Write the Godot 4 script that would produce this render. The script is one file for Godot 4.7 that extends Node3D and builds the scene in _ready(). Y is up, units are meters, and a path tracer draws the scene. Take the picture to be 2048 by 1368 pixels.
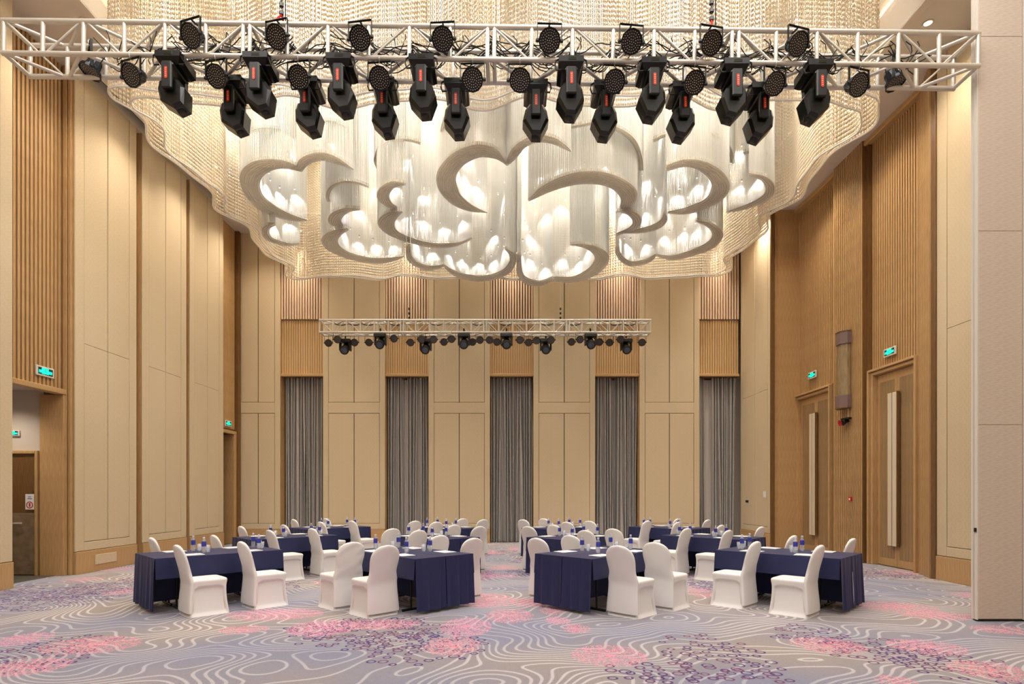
extends Node3D
# Hotel ballroom set for a seminar: crystal cloud chandelier, two lighting trusses,
# angled tables with navy cloths and white covered chairs.
# Plan coordinates are (x, d): x to the right, d metres away from the camera (z = -d).

const LOBES := {
	"A": [8.3, [[-4.35,11.9],[-4.51,11.74],[-4.79,11.67],[-5.12,11.74],[-5.42,11.95],[-5.67,12.27],[-5.86,12.77],[-5.94,13.37],[-5.83,13.91],[-5.48,14.24],[-5,14.35]], [[-4.31,12.12],[-4.57,12.01],[-4.86,12.05],[-5.17,12.27],[-5.41,12.63],[-5.53,13.05],[-5.51,13.32],[-5.39,13.72],[-5.18,14.04],[-4.95,14.27]]],
	"A2": [8.3, [[-4.36,11.94],[-4.19,11.68],[-3.93,11.5],[-3.66,11.45],[-3.46,11.58],[-3.32,11.81],[-3.22,12.03]], [[-4.31,12.12],[-4.16,11.94],[-3.96,11.77],[-3.75,11.72],[-3.55,11.81],[-3.36,11.94],[-3.23,12.05]]],
	"B": [7.95, [[-5.69,13.75],[-5.9,13.93],[-6.04,14.25],[-6.08,14.56],[-5.94,14.8],[-5.68,14.94],[-5.34,14.85]], [[-5.54,13.8],[-5.73,13.96],[-5.85,14.2],[-5.88,14.45],[-5.76,14.65],[-5.56,14.8],[-5.31,14.77]]],
	"C1": [8.1, [[-2.97,12.33],[-3.21,12.14],[-3.52,12.14],[-3.82,12.37],[-4.01,12.75],[-4.04,12.97]], [[-2.99,12.39],[-3.23,12.23],[-3.53,12.25],[-3.78,12.45],[-3.93,12.75],[-3.98,12.97]]],
	"C2": [7.9, [[-3.3,12.9],[-3.62,12.85],[-3.96,13.06],[-4.16,13.39],[-4.16,13.69],[-3.84,13.82]], [[-3.34,12.97],[-3.55,13.01],[-3.74,13.2],[-3.88,13.44],[-3.89,13.67],[-3.83,13.85]]],
	"C3": [7.8, [[-3.78,13.6],[-4.24,13.78],[-4.53,14.11],[-4.64,14.45],[-4.59,14.92],[-4.21,15.43],[-3.48,15.7],[-2.76,15.3]], [[-3.76,13.68],[-4.04,14],[-4.21,14.3],[-4.23,14.65],[-4.07,15.02],[-3.59,15.34],[-3.06,15.3],[-2.74,15.21]]],
	"D1": [8, [[-2.13,12.03],[-2.39,11.95],[-2.66,12.14],[-2.83,12.47],[-2.83,12.77],[-2.67,13.06],[-2.45,13.2]], [[-2.16,12.1],[-2.32,12.14],[-2.48,12.3],[-2.59,12.55],[-2.58,12.83],[-2.48,13.03],[-2.42,13.2]]],
	"D2": [7.9, [[-2.4,12.97],[-2.72,13.06],[-3,13.39],[-3.06,13.8],[-2.91,14.22],[-2.48,14.62],[-2.02,14.89],[-1.44,14.86],[-0.92,14.45]], [[-2.39,13.04],[-2.55,13.3],[-2.68,13.59],[-2.69,13.95],[-2.49,14.28],[-2.16,14.56],[-1.8,14.68],[-1.29,14.62],[-0.91,14.33]]],
	"E": [8.15, [[-0.06,11.56],[-0.22,11.12],[-0.45,10.95],[-0.69,10.95],[-1.02,11.16],[-1.32,11.56],[-1.5,12.04],[-1.5,12.63],[-1.28,13.2],[-0.93,13.51],[-0.51,13.6]], [[-0.04,11.63],[-0.23,11.42],[-0.47,11.34],[-0.66,11.39],[-0.92,11.63],[-1.1,12.04],[-1.11,12.47],[-1.06,12.8],[-0.86,13.2],[-0.69,13.41],[-0.51,13.58]]],
	"E2": [8.2, [[-0.06,11.61],[0.04,11.21],[0.25,10.88],[0.52,10.72],[0.84,10.81],[1.06,11.03],[1.19,11.22]], [[-0.02,11.72],[0.14,11.46],[0.31,11.11],[0.54,10.95],[0.79,10.98],[1.02,11.13],[1.18,11.24]]],
	"F": [8, [[0.42,12.68],[0.7,12.12],[1.13,11.72],[1.61,11.56],[2.13,11.72],[2.56,12.1],[2.76,12.51],[2.72,12.99],[2.46,13.27]], [[0.45,12.75],[0.87,12.36],[1.32,12.1],[1.78,12.05],[2.14,12.22],[2.4,12.57],[2.47,12.86],[2.46,13.08],[2.44,13.24]]],
	"F2": [7.9, [[2.41,12.99],[2.67,12.94],[2.96,13.2],[3.08,13.59],[2.99,13.95],[2.61,14.2]], [[2.46,13.04],[2.64,13.13],[2.82,13.37],[2.88,13.62],[2.81,13.85],[2.59,14.11]]],
	"G1": [7.65, [[-2.5,14.21],[-2.63,15],[-2.48,15.52],[-2.14,15.8],[-1.73,15.52]], [[-2.42,14.27],[-2.48,14.87],[-2.34,15.29],[-2.07,15.49],[-1.72,15.39]]],
	"G2": [7.6, [[-1.72,15.4],[-1.55,15.96],[-1.1,16.41],[-0.54,16.41],[-0.04,15.96],[0.17,15.16],[0.15,14.62],[-0.07,14.27]], [[-1.7,15.26],[-1.48,15.67],[-1.04,16],[-0.55,16],[-0.16,15.6],[0.01,15.06],[0,14.62],[-0.1,14.32]]],
	"H1": [7.55, [[0.21,14.44],[0.22,15.72],[0.45,16.5],[0.86,16.7],[1.22,16.27]], [[0.3,14.5],[0.35,15.61],[0.52,16.08],[0.87,16.27],[1.19,15.97]]],
	"H2": [7.6, [[1.23,16.45],[1.88,16.56],[2.37,16.03],[2.57,15.26],[2.49,14.62],[2.17,14.18],[1.77,14.01],[1.47,14.04]], [[1.2,16.11],[1.76,16.11],[2.09,15.6],[2.2,15],[2.12,14.62],[1.92,14.32],[1.7,14.15],[1.48,14.09]]],
	"I": [8.1, [[3.11,11.54],[3.43,11.34],[3.86,11.42],[4.32,11.78],[4.65,12.29],[4.73,12.81],[4.49,13.29],[4.09,13.55],[3.61,13.5]], [[3.17,11.76],[3.48,11.58],[3.79,11.69],[4.09,11.98],[4.3,12.33],[4.35,12.79],[4.16,13.1],[3.91,13.31],[3.6,13.45]]],
	"I2": [7.9, [[3.5,13.08],[3.65,13.44],[3.57,13.85],[3.22,14.06],[2.81,14.11],[2.62,14.28]], [[3.47,13.04],[3.49,13.39],[3.37,13.64],[3.11,13.85],[2.8,13.95],[2.61,14.22]]],
	"J1": [7.85, [[4.28,13.34],[4.71,13.48],[5.08,13.9],[5.24,14.39],[5.16,14.95],[4.77,15.36],[4.38,15.59],[3.87,15.33]], [[4.33,13.41],[4.63,13.64],[4.87,13.98],[4.95,14.33],[4.86,14.68],[4.58,15.08],[4.25,15.3],[3.84,15.2]]],
	"J2": [7.7, [[3.78,14.96],[3.7,15.38],[3.35,15.62],[2.98,15.38],[2.72,14.81],[2.64,14.39]], [[3.74,14.84],[3.56,15.12],[3.29,15.32],[3.01,15.12],[2.8,14.71],[2.72,14.39]]],
	"K": [8.1, [[4.88,11.83],[5.25,11.94],[5.57,12.25],[5.74,12.66],[5.67,13.03],[5.4,13.33],[5.05,13.5]], [[4.93,11.91],[5.2,12.06],[5.4,12.29],[5.53,12.62],[5.46,12.92],[5.25,13.19],[5.02,13.43]]],
	"UA": [9.1, [[-3.28,12.66],[-3.29,12.07],[-3.49,11.74],[-3.81,11.74],[-4.19,11.97],[-4.52,12.24]], [[-3.33,12.66],[-3.36,12.15],[-3.54,11.84],[-3.82,11.84],[-4.18,12.05],[-4.52,12.31]]],
	"UA2": [9.1, [[-4.52,12.24],[-4.67,12.02],[-5,11.94],[-5.35,12.04],[-5.64,12.34],[-5.88,12.74]], [[-4.55,12.32],[-4.71,12.1],[-5.01,12.02],[-5.34,12.12],[-5.59,12.38],[-5.82,12.74]]],
	"UD": [8.9, [[-1.83,12.11],[-2.09,12],[-2.4,12.01],[-2.73,12.25],[-2.95,12.73],[-2.97,13.21]], [[-1.86,12.18],[-2.1,12.08],[-2.39,12.1],[-2.68,12.33],[-2.86,12.73],[-2.9,13.21]]],
	"UE": [8.8, [[-0.06,10.73],[-0.3,10.6],[-0.62,10.56],[-0.95,10.73],[-1.22,11.1],[-1.37,11.59]], [[-0.06,10.78],[-0.3,10.66],[-0.6,10.63],[-0.91,10.78],[-1.16,11.14],[-1.29,11.59]]],
	"UF": [8.8, [[0.99,11.52],[1.29,11.4],[1.72,11.3],[2.19,11.49],[2.56,11.85],[2.83,12.41],[2.99,12.98]], [[1.02,11.6],[1.32,11.47],[1.73,11.4],[2.16,11.59],[2.5,11.93],[2.74,12.41],[2.9,12.98]]],
	"UI": [9.1, [[3.05,12.34],[3.34,12.1],[3.77,11.95],[4.3,12.17],[4.78,12.59],[5.13,13.22]], [[3.09,12.43],[3.39,12.19],[3.8,12.05],[4.28,12.27],[4.72,12.66],[5.03,13.22]]],
	"UK": [9.1, [[5.15,12.81],[5.42,12.7],[5.86,12.96],[6.18,13.42]], [[5.21,12.91],[5.44,12.81],[5.79,13.02],[6.07,13.42]]],
}

const PINKS := [[-4.4,6.13,0.39,0.32], [-5.33,6.38,0.22,0.26], [-4.43,5.37,0.28,0.25], [-8.19,12.26,0.26,0.32], [-7.89,10.77,0.28,0.31], [-6.26,9.46,0.24,0.29], [-3.09,7.7,0.5,0.32], [-3.11,6.83,0.23,0.18], [-2.21,6.93,0.33,0.36], [-0.6,6.11,0.24,0.32], [-0.52,6.98,0.25,0.42], [0.01,7.61,0.25,0.37], [0.6,7.93,0.15,0.24], [0.61,7.31,0.13,0.2], [0.79,6.88,0.13,0.2], [0.32,8.55,0.26,0.31], [-0.34,8.71,0.34,0.49], [-1.54,7.11,0.37,0.24], [-0.61,11.37,0.34,0.62], [-0.13,12.51,0.27,0.42], [-0.72,15.8,0.34,0.67], [0.33,16.79,0.29,0.61], [0.98,5.75,0.3,0.32], [3.35,6.13,0.29,0.28], [4.34,6.07,0.29,0.28], [4.34,5.25,0.27,0.27], [5.45,8.18,0.42,0.36], [5.63,7.61,0.39,0.25], [5.76,6.83,0.26,0.2], [3.1,9.46,0.24,0.48], [7.92,11.72,0.3,0.29], [3.29,4.96,0.13,0.13]]
const RINGS := [[-4.68,5.75,0.59,0.89], [-6.95,8.92,1,1.19], [-6.92,9.86,0.68,1.3], [-1.5,6.75,0.87,0.88], [-0.9,6.23,0.7,0.94], [-2.19,6.75,0.46,0.61], [2.07,5.72,0.54,0.96], [1.47,5.15,0.66,0.43], [3.39,6.56,0.45,0.58], [3.73,5.94,0.56,0.66], [4.13,5.58,0.53,0.75], [7.82,11.37,0.59,0.69], [-0.57,11.37,0.39,0.69], [3.33,10.41,0.36,0.87]]

const CEIL := 9.9
const BACK := 18.6

var M := {}
var cache := {}
var used := {}
var rng := RandomNumberGenerator.new()

func V(x: float, y: float, d: float) -> Vector3:
	return Vector3(x, y, -d)

# ---------------------------------------------------------------- naming
func numbered(called: String) -> String:
	var n: int = used.get(called, 0)
	used[called] = n + 1
	return called if n == 0 else "%s_%03d" % [called, n]

func thing(called: String, label: String, category: String, at := Vector3.ZERO, turn := 0.0, group := "") -> Node3D:
	var o := Node3D.new()
	o.name = numbered(called)
	add_child(o)
	o.position = at
	o.rotation.y = turn
	tag(o, label, category, group)
	return o

func tag(o: Node, label: String, category := "", group := "", kind := "") -> void:
	o.set_meta("label", label)
	if category != "": o.set_meta("category", category)
	if group != "": o.set_meta("group", group)
	if kind != "": o.set_meta("kind", kind)

func structure(called: String, label: String, category: String) -> Node3D:
	var o := Node3D.new()
	o.name = called
	add_child(o)
	tag(o, label, category, "", "structure")
	return o

func copy(o: Node3D, label: String, at: Vector3, turn := 0.0) -> Node3D:
	var c: Node3D = o.duplicate()
	c.name = numbered(str(o.name))
	add_child(c)
	c.position = at
	c.rotation = Vector3(0, turn, 0)
	c.set_meta("label", label)
	return c

# ---------------------------------------------------------------- shapes
func part(parent: Node, called: String, mesh: Mesh, mat: Material) -> MeshInstance3D:
	var o := MeshInstance3D.new()
	o.name = called
	o.mesh = mesh
	o.material_override = mat
	parent.add_child(o, true)
	return o

func st_new() -> SurfaceTool:
	var st := SurfaceTool.new()
	st.begin(Mesh.PRIMITIVE_TRIANGLES)
	st.set_smooth_group(-1)
	return st

func quad(st: SurfaceTool, a: Vector3, b: Vector3, c: Vector3, d: Vector3) -> void:
	for p in [a, b, c, a, c, d]:
		st.add_vertex(p)

func done(st: SurfaceTool) -> ArrayMesh:
	st.generate_normals()
	return st.commit()

# rows of points -> surface
func sheet(st: SurfaceTool, rows: Array, closed := false, smooth := true) -> void:
	st.set_smooth_group(0 if smooth else -1)
	for i in rows.size() - 1:
		var a: PackedVector3Array = rows[i]
		var b: PackedVector3Array = rows[i + 1]
		var n := a.size() if closed else a.size() - 1
		for j in n:
			var k := (j + 1) % a.size()
			quad(st, a[j], b[j], b[k], a[k])
	st.set_smooth_group(-1)

# box with chamfered edges
func cbox_mesh(s: Vector3, b: float) -> ArrayMesh:
	var key := "c%.4f %.4f %.4f %.4f" % [s.x, s.y, s.z, b]
	if cache.has(key): return cache[key]
	var st := st_new()
	add_cbox(st, Vector3.ZERO, s, b)
	var m := done(st)
	cache[key] = m
	return m

func add_cbox(st: SurfaceTool, c: Vector3, s: Vector3, b: float) -> void:
	var h := s / 2.0
	b = minf(b, minf(h.x, minf(h.y, h.z)) * 0.9)
	for ax in 3:
		var u := (ax + 1) % 3
		var w := (ax + 2) % 3
		for sg in [-1.0, 1.0]:
			var q := []
			for k in [[-1, -1], [1, -1], [1, 1], [-1, 1]]:
				var p := Vector3.ZERO
				p[ax] = sg * h[ax]
				p[u] = k[0] * (h[u] - b)
				p[w] = k[1] * (h[w] - b)
				q.append(c + p)
			if sg > 0: quad(st, q[0], q[3], q[2], q[1])
			else: quad(st, q[0], q[1], q[2], q[3])
		# edges along ax
		for su in [-1.0, 1.0]:
			for sw in [-1.0, 1.0]:
				var e := []
				for k in [[0, -1.0], [0, 1.0], [1, 1.0], [1, -1.0]]:
					var p := Vector3.ZERO
					p[ax] = k[1] * (h[ax] - b)
					p[u] = su * (h[u] if k[0] == 0 else h[u] - b)
					p[w] = sw * (h[w] - b if k[0] == 0 else h[w])
					e.append(c + p)
				if su * sw > 0: quad(st, e[0], e[3], e[2], e[1])
				else: quad(st, e[0], e[1], e[2], e[3])
	for sx in [-1.0, 1.0]:
		for sy in [-1.0, 1.0]:
			for sz in [-1.0, 1.0]:
				var p0 := c + Vector3(sx * h.x, sy * (h.y - b), sz * (h.z - b))
				var p1 := c + Vector3(sx * (h.x - b), sy * h.y, sz * (h.z - b))
				var p2 := c + Vector3(sx * (h.x - b), sy * (h.y - b), sz * h.z)
				if sx * sy * sz > 0:
					for p in [p0, p2, p1]: st.add_vertex(p)
				else:
					for p in [p0, p1, p2]: st.add_vertex(p)

func box(parent: Node, called: String, mat: Material, c: Vector3, s: Vector3, b := 0.0) -> MeshInstance3D:
	var m: Mesh
	if b > 0.0:
		m = cbox_mesh(s, b)
	else:
		var key := "b%.4f %.4f %.4f" % [s.x, s.y, s.z]
		if not cache.has(key):
			var bm := BoxMesh.new()
			bm.size = s
			cache[key] = bm
		m = cache[key]
	var o := part(parent, called, m, mat)
	o.position = c
	return o

# box between two corners given as (x, y, d)
func slab(parent: Node, called: String, mat: Material, x0: float, x1: float, y0: float, y1: float, d0: float, d1: float, b := 0.0) -> MeshInstance3D:
	return box(parent, called, mat, Vector3((x0 + x1) / 2.0, (y0 + y1) / 2.0, -(d0 + d1) / 2.0), Vector3(absf(x1 - x0), absf(y1 - y0), absf(d1 - d0)), b)

func cyl_mesh(sides: int, r0 := 1.0, r1 := 1.0) -> Mesh:
	var key := "y%d %.3f %.3f" % [sides, r0, r1]
	if not cache.has(key):
		var c := CylinderMesh.new()
		c.height = 1.0
		c.bottom_radius = r0
		c.top_radius = r1
		c.radial_segments = sides
		c.rings = 0
		cache[key] = c
	return cache[key]

func rod(parent: Node, called: String, mat: Material, a: Vector3, b: Vector3, r: float, sides := 8) -> MeshInstance3D:
	var o := part(parent, called, cyl_mesh(sides), mat)
	var y := b - a
	var L := y.length()
	y /= L
	var x := y.cross(Vector3(0, 0, 1) if absf(y.z) < 0.9 else Vector3(1, 0, 0)).normalized()
	var z := x.cross(y)
	o.transform = Transform3D(Basis(x * r, y * L, z * r), (a + b) / 2.0)
	return o

func add_tube(st: SurfaceTool, pts: PackedVector3Array, r: float, sides := 6, closed := false) -> void:
	var rows := []
	var n := pts.size()
	for i in n:
		var t: Vector3
		if closed: t = (pts[(i + 1) % n] - pts[(i - 1 + n) % n]).normalized()
		else: t = (pts[mini(i + 1, n - 1)] - pts[maxi(i - 1, 0)]).normalized()
		var x := t.cross(Vector3(0, 1, 0) if absf(t.y) < 0.9 else Vector3(1, 0, 0)).normalized()
		var y := x.cross(t)
		var row := PackedVector3Array()
		for k in sides:
			var a := TAU * k / sides
			row.append(pts[i] + (x * cos(a) + y * sin(a)) * r)
		rows.append(row)
	if closed: rows.append(rows[0])
	sheet(st, rows, true)

# profile of (radius, height) points spun round y
func lathe(prof: Array, sides: int, smooth := true) -> ArrayMesh:
	var st := st_new()
	var rows := []
	for p in prof:
		var row := PackedVector3Array()
		for k in sides:
			var a := TAU * k / sides
			row.append(Vector3(p[0] * cos(a), p[1], p[0] * sin(a)))
		rows.append(row)
	sheet(st, rows, true, smooth)
	return done(st)

# polygon in x, y pushed along z with chamfered rims
func prism(poly: PackedVector2Array, depth: float, b := 0.01) -> ArrayMesh:
	var st := st_new()
	var n := poly.size()
	var c := Vector2.ZERO
	for p in poly: c += p / n
	var rows := []
	for k in [[-depth / 2, b], [-depth / 2 + b, 0.0], [depth / 2 - b, 0.0], [depth / 2, b]]:
		var row := PackedVector3Array()
		for p in poly:
			var q: Vector2 = p + (c - p).normalized() * k[1]
			row.append(Vector3(q.x, q.y, k[0]))
		rows.append(row)
	sheet(st, rows, true, false)
	for e in [0, 3]:
		var row: PackedVector3Array = rows[e]
		var cc := Vector3(c.x, c.y, row[0].z)
		for i in n:
			var a := row[i]
			var d := row[(i + 1) % n]
			for p in ([cc, a, d] if e == 0 else [cc, d, a]): st.add_vertex(p)
	return done(st)

# smooth curve through plan points, resampled at a step
func smooth_line(pts: Array, step: float) -> PackedVector2Array:
	var c := Curve2D.new()
	for i in pts.size():
		var p := Vector2(pts[i][0], pts[i][1])
		var a := Vector2(pts[maxi(i - 1, 0)][0], pts[maxi(i - 1, 0)][1])
		var b := Vector2(pts[mini(i + 1, pts.size() - 1)][0], pts[mini(i + 1, pts.size() - 1)][1])
		var t := (b - a) / 6.0
		c.add_point(p, -t, t)
	c.bake_interval = 0.02
	var L := c.get_baked_length()
	var n := maxi(int(L / step), 2)
	var out := PackedVector2Array()
	for i in n + 1:
		out.append(c.sample_baked(L * i / n))
	return out

# ---------------------------------------------------------------- materials
func col(r: float, g: float, b: float) -> Color:
	return Color(r, g, b)

func plain(c: Color, rough := 0.7, metal := 0.0) -> StandardMaterial3D:
	var m := StandardMaterial3D.new()
	m.albedo_color = c
	m.roughness = rough
	m.metallic = metal
	return m

func noise_image(size: int, freq: float, oct: int, sd: int, lo: Color, hi: Color) -> ImageTexture:
	var n := FastNoiseLite.new()
	n.seed = sd
	n.frequency = freq
	n.fractal_octaves = oct
	n.noise_type = FastNoiseLite.TYPE_SIMPLEX_SMOOTH
	var im := n.get_seamless_image(size, size)
	im.convert(Image.FORMAT_L8)
	var src := im.get_data()
	var out := PackedByteArray()
	out.resize(size * size * 3)
	for i in size * size:
		var t := src[i] / 255.0
		out[i * 3] = int(255.0 * lerpf(lo.r, hi.r, t))
		out[i * 3 + 1] = int(255.0 * lerpf(lo.g, hi.g, t))
		out[i * 3 + 2] = int(255.0 * lerpf(lo.b, hi.b, t))
	var r := Image.create_from_data(size, size, false, Image.FORMAT_RGB8, out)
	r.generate_mipmaps()
	return ImageTexture.create_from_image(r)

func grained(tex: Texture2D, scale: Vector3, rough := 0.6) -> StandardMaterial3D:
	var m := StandardMaterial3D.new()
	m.albedo_texture = tex
	m.uv1_triplanar = true
	m.uv1_world_triplanar = true
	m.uv1_scale = scale
	m.roughness = rough
	return m

func glow(c: Color, e: float) -> StandardMaterial3D:
	var m := plain(c, 0.5)
	m.emission_enabled = true
	m.emission = c
	m.emission_energy_multiplier = e
	return m

func make_materials() -> void:
	var wood_tex := noise_image(256, 0.03, 4, 3, col(0.68, 0.54, 0.365), col(0.81, 0.665, 0.47))
	var dark_tex := noise_image(256, 0.03, 4, 5, col(0.38, 0.26, 0.13), col(0.52, 0.38, 0.21))
	var fab_tex := noise_image(256, 0.06, 4, 7, col(0.78, 0.71, 0.585), col(0.86, 0.79, 0.665))
	var part_tex := noise_image(256, 0.05, 4, 9, col(0.76, 0.70, 0.64), col(0.87, 0.81, 0.75))
	M.wood = grained(wood_tex, Vector3(9, 0.35, 9), 0.45)
	M.dark_wood = grained(dark_tex, Vector3(9, 0.35, 9), 0.45)
	M.fabric = grained(fab_tex, Vector3(0.9, 7, 0.9), 0.9)
	M.part_fabric = grained(part_tex, Vector3(0.8, 9, 0.8), 0.85)
	M.joint = plain(col(0.34, 0.26, 0.17), 0.9)
	M.white = plain(col(0.86, 0.83, 0.79), 0.8)
	M.plaster = plain(col(0.80, 0.76, 0.72), 0.9)
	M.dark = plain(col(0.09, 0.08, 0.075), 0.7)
	M.black = plain(col(0.022, 0.022, 0.020), 0.32)
	M.black_satin = plain(col(0.05, 0.05, 0.045), 0.45)
	M.par_shell = plain(col(0.16, 0.16, 0.19), 0.25, 0.6)
	M.alu = plain(col(0.85, 0.825, 0.78), 0.36, 0.35)
	M.alu_bright = plain(col(0.86, 0.86, 0.86), 0.25, 0.85)
	M.cable = plain(col(0.03, 0.03, 0.03), 0.6)
	M.red = plain(col(0.75, 0.10, 0.08), 0.4)
	M.logo = plain(col(0.86, 0.20, 0.08), 0.4)
	M.logo_pale = plain(col(0.95, 0.70, 0.55), 0.4)
	M.lens = plain(col(0.30, 0.32, 0.38), 0.06)
	M.led_lens = plain(col(0.78, 0.70, 0.66), 0.2)
	M.cover = plain(col(0.92, 0.91, 0.91), 0.75)
	M.cover.rim_enabled = true
	M.cover.rim = 0.25
	M.navy = plain(col(0.105, 0.13, 0.31), 0.6)
	M.navy.rim_enabled = true
	M.navy.rim = 0.5
	M.navy.rim_tint = 0.6
	M.paper = plain(col(0.93, 0.93, 0.93), 0.8)
	M.curtain = plain(col(0.70, 0.685, 0.675), 0.38, 0.12)
	M.curtain.rim_enabled = true
	M.curtain.rim = 0.6
	M.sheer = plain(col(0.78, 0.76, 0.74), 0.7)
	M.clear = plain(Color(0.92, 0.95, 1.0, 0.28), 0.06)
	M.clear.transparency = BaseMaterial3D.TRANSPARENCY_ALPHA
	M.bottle_label = plain(col(0.22, 0.24, 0.66), 0.4)
	M.cap = plain(col(0.80, 0.80, 0.90), 0.4)
	M.strand = plain(col(0.96, 0.955, 0.94), 0.25)
	M.strand.backlight_enabled = true
	M.strand.backlight = col(0.72, 0.72, 0.71)
	M.net = plain(col(0.93, 0.88, 0.79), 0.3)
	M.net.backlight_enabled = true
	M.net.backlight = col(0.6, 0.57, 0.5)
	M.band = plain(col(0.66, 0.625, 0.57), 0.4)
	M.band.backlight_enabled = true
	M.band.backlight = col(0.85, 0.82, 0.76)
	M.bead = plain(col(0.95, 0.93, 0.90), 0.12)
	M.bead.backlight_enabled = true
	M.bead.backlight = col(0.6, 0.6, 0.6)
	M.sconce_shade = grained(noise_image(128, 0.04, 3, 21, col(0.50, 0.42, 0.30), col(0.66, 0.57, 0.42)), Vector3(3, 0.6, 3), 0.5)
	M.crystal_band = grained(noise_image(128, 0.35, 2, 23, col(0.30, 0.22, 0.22), col(0.66, 0.56, 0.54)), Vector3(2, 2, 2), 0.3)
	M.handle_pale = plain(col(0.85, 0.80, 0.70), 0.4)
	M.steel = grained(noise_image(128, 0.02, 4, 27, col(0.45, 0.38, 0.29), col(0.58, 0.50, 0.40)), Vector3(1.5, 1.5, 1.5), 0.35)
	M.stone = plain(col(0.33, 0.31, 0.28), 0.5)
	M.lamp = glow(col(1.0, 0.95, 0.85), 2.0)
	M.lamp_soft = glow(col(1.0, 0.94, 0.84), 0.8)

# ---------------------------------------------------------------- carpet
func carpet_texture(x0: float, x1: float, d0: float, d1: float, w: int, h: int) -> ImageTexture:
	var na := FastNoiseLite.new()
	na.seed = 11
	na.noise_type = FastNoiseLite.TYPE_SIMPLEX_SMOOTH
	na.frequency = 0.36
	na.fractal_octaves = 2
	na.fractal_gain = 0.5
	var nb := FastNoiseLite.new()
	nb.seed = 12
	nb.noise_type = FastNoiseLite.TYPE_SIMPLEX_SMOOTH
	nb.frequency = 0.35
	nb.fractal_octaves = 2
	# coarse grids of both noises, then bilinear per pixel
	var gw := w / 8 + 2
	var gh := h / 8 + 2
	var ga := PackedFloat32Array()
	var gb := PackedFloat32Array()
	ga.resize(gw * gh)
	gb.resize(gw * gh)
	var sx := (x1 - x0) / w
	var sd := (d1 - d0) / h
	for j in gh:
		var d := d1 - j * 8 * sd
		for i in gw:
			var x := x0 + i * 8 * sx
			ga[j * gw + i] = (na.get_noise_2d(x * 1.1, d * 1.25) * 1.25 + 0.55 * d + 0.10 * x + 0.045 * sin(x * 5.1 + 1.5 * sin(d * 2.3))) / 0.135
			gb[j * gw + i] = nb.get_noise_2d(x + 40.0, d)
	var out := PackedByteArray()
	out.resize(w * h * 3)
	var k := 0
	for j in h:
		var fj := j / 8.0
		var j0 := int(fj)
		var tj := fj - j0
		for i in w:
			var fi := i * 0.125
			var i0 := int(fi)
			var ti := fi - i0
			var q := j0 * gw + i0
			var a0 := ga[q] + (ga[q + 1] - ga[q]) * ti
			var a1 := ga[q + gw] + (ga[q + gw + 1] - ga[q + gw]) * ti
			var a := a0 + (a1 - a0) * tj
			var b := gb[q]
			var gx := (ga[q + 1] - ga[q]) / (8.0 * sx)
			var gd := (ga[q + gw] - ga[q]) / (8.0 * sd)
			var grad := sqrt(gx * gx + gd * gd)
			var f := absf(a - floorf(a) - 0.5) * 2.0
			var t := clampf(b * 0.8 + 0.5, 0.0, 1.0)
			var r := 134.0 + 24.0 * t
			var g := 136.0 + 12.0 * t
			var bl := 158.0 - 14.0 * t
			var wd := clampf(0.040 * grad, 0.05, 0.42)
			if f < wd:
				var s := minf((wd - f) / wd * 2.5, 1.0) * (0.40 + 0.35 * t)
				r += (216.0 - r) * s
				g += (212.0 - g) * s
				bl += (218.0 - bl) * s
			# pile
			var ph := ((i * 7349 + j * 9151 + (i * j) % 97 * 131) % 17) - 8
			out[k] = int(r) + ph
			out[k + 1] = int(g) + ph
			out[k + 2] = int(bl) + ph
			k += 3
	var rg := RandomNumberGenerator.new()
	rg.seed = 77
	# clusters of violet rings
	var spots := []
	for c in RINGS: spots.append([c[0], c[1], c[2], c[3]])
	for n in 26:
		spots.append([rg.randf_range(-8.3, 8.0), rg.randf_range(9.0, 18.0), rg.randf_range(0.4, 0.9), rg.randf_range(0.5, 1.0)])
	for n in 14:
		spots.append([rg.randf_range(-8.3, 7.8), rg.randf_range(-4.0, 4.0), rg.randf_range(0.4, 0.9), rg.randf_range(0.5, 1.0)])
	for c in spots:
		var nu := int(c[2] / 0.13) + 1
		var nv := int(c[3] / 0.112) + 1
		for n in (2 * nu + 1) * (2 * nv + 1):
			var iu := n % (2 * nu + 1) - nu
			var iv := n / (2 * nu + 1) - nv
			var ou := (iu + 0.5 * (iv & 1)) * 0.13 + rg.randf_range(-0.038, 0.038)
			var ov := iv * 0.112 + rg.randf_range(-0.038, 0.038)
			var el := pow(ou / c[2], 2.0) + pow(ov / c[3], 2.0)
			if el > 1.0 or rg.randf() < 0.22 + 0.5 * el * el: continue
			var px: float = c[0] + ou
			var pd: float = c[1] + ov
			var ro := rg.randf_range(0.038, 0.060)
			var ri := ro - rg.randf_range(0.016, 0.021)
			var tone := rg.randf()
			if px < x0 - 0.1 or px > x1 + 0.1 or pd < d0 - 0.1 or pd > d1 + 0.1: continue
			var cr := 72.0 + 46.0 * tone
			var cg := 52.0 + 22.0 * tone
			var cb := 112.0 - 10.0 * tone
			var ci := (px - x0) / sx
			var cj := (d1 - pd) / sd
			var ei := int(ro / sx) + 1
			var ej := int(ro / sd) + 1
			for j in range(maxi(int(cj) - ej, 0), mini(int(cj) + ej + 1, h)):
				for i in range(maxi(int(ci) - ei, 0), mini(int(ci) + ei + 1, w)):
					var dx := (i - ci) * sx
					var dy := (j - cj) * sd
					var q2 := sqrt(dx * dx + dy * dy)
					if q2 < ro and q2 > ri:
						var o := (j * w + i) * 3
						out[o] = int(cr)
						out[o + 1] = int(cg)
						out[o + 2] = int(cb)
	# splashes of pink dye
	var dye := []
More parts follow.
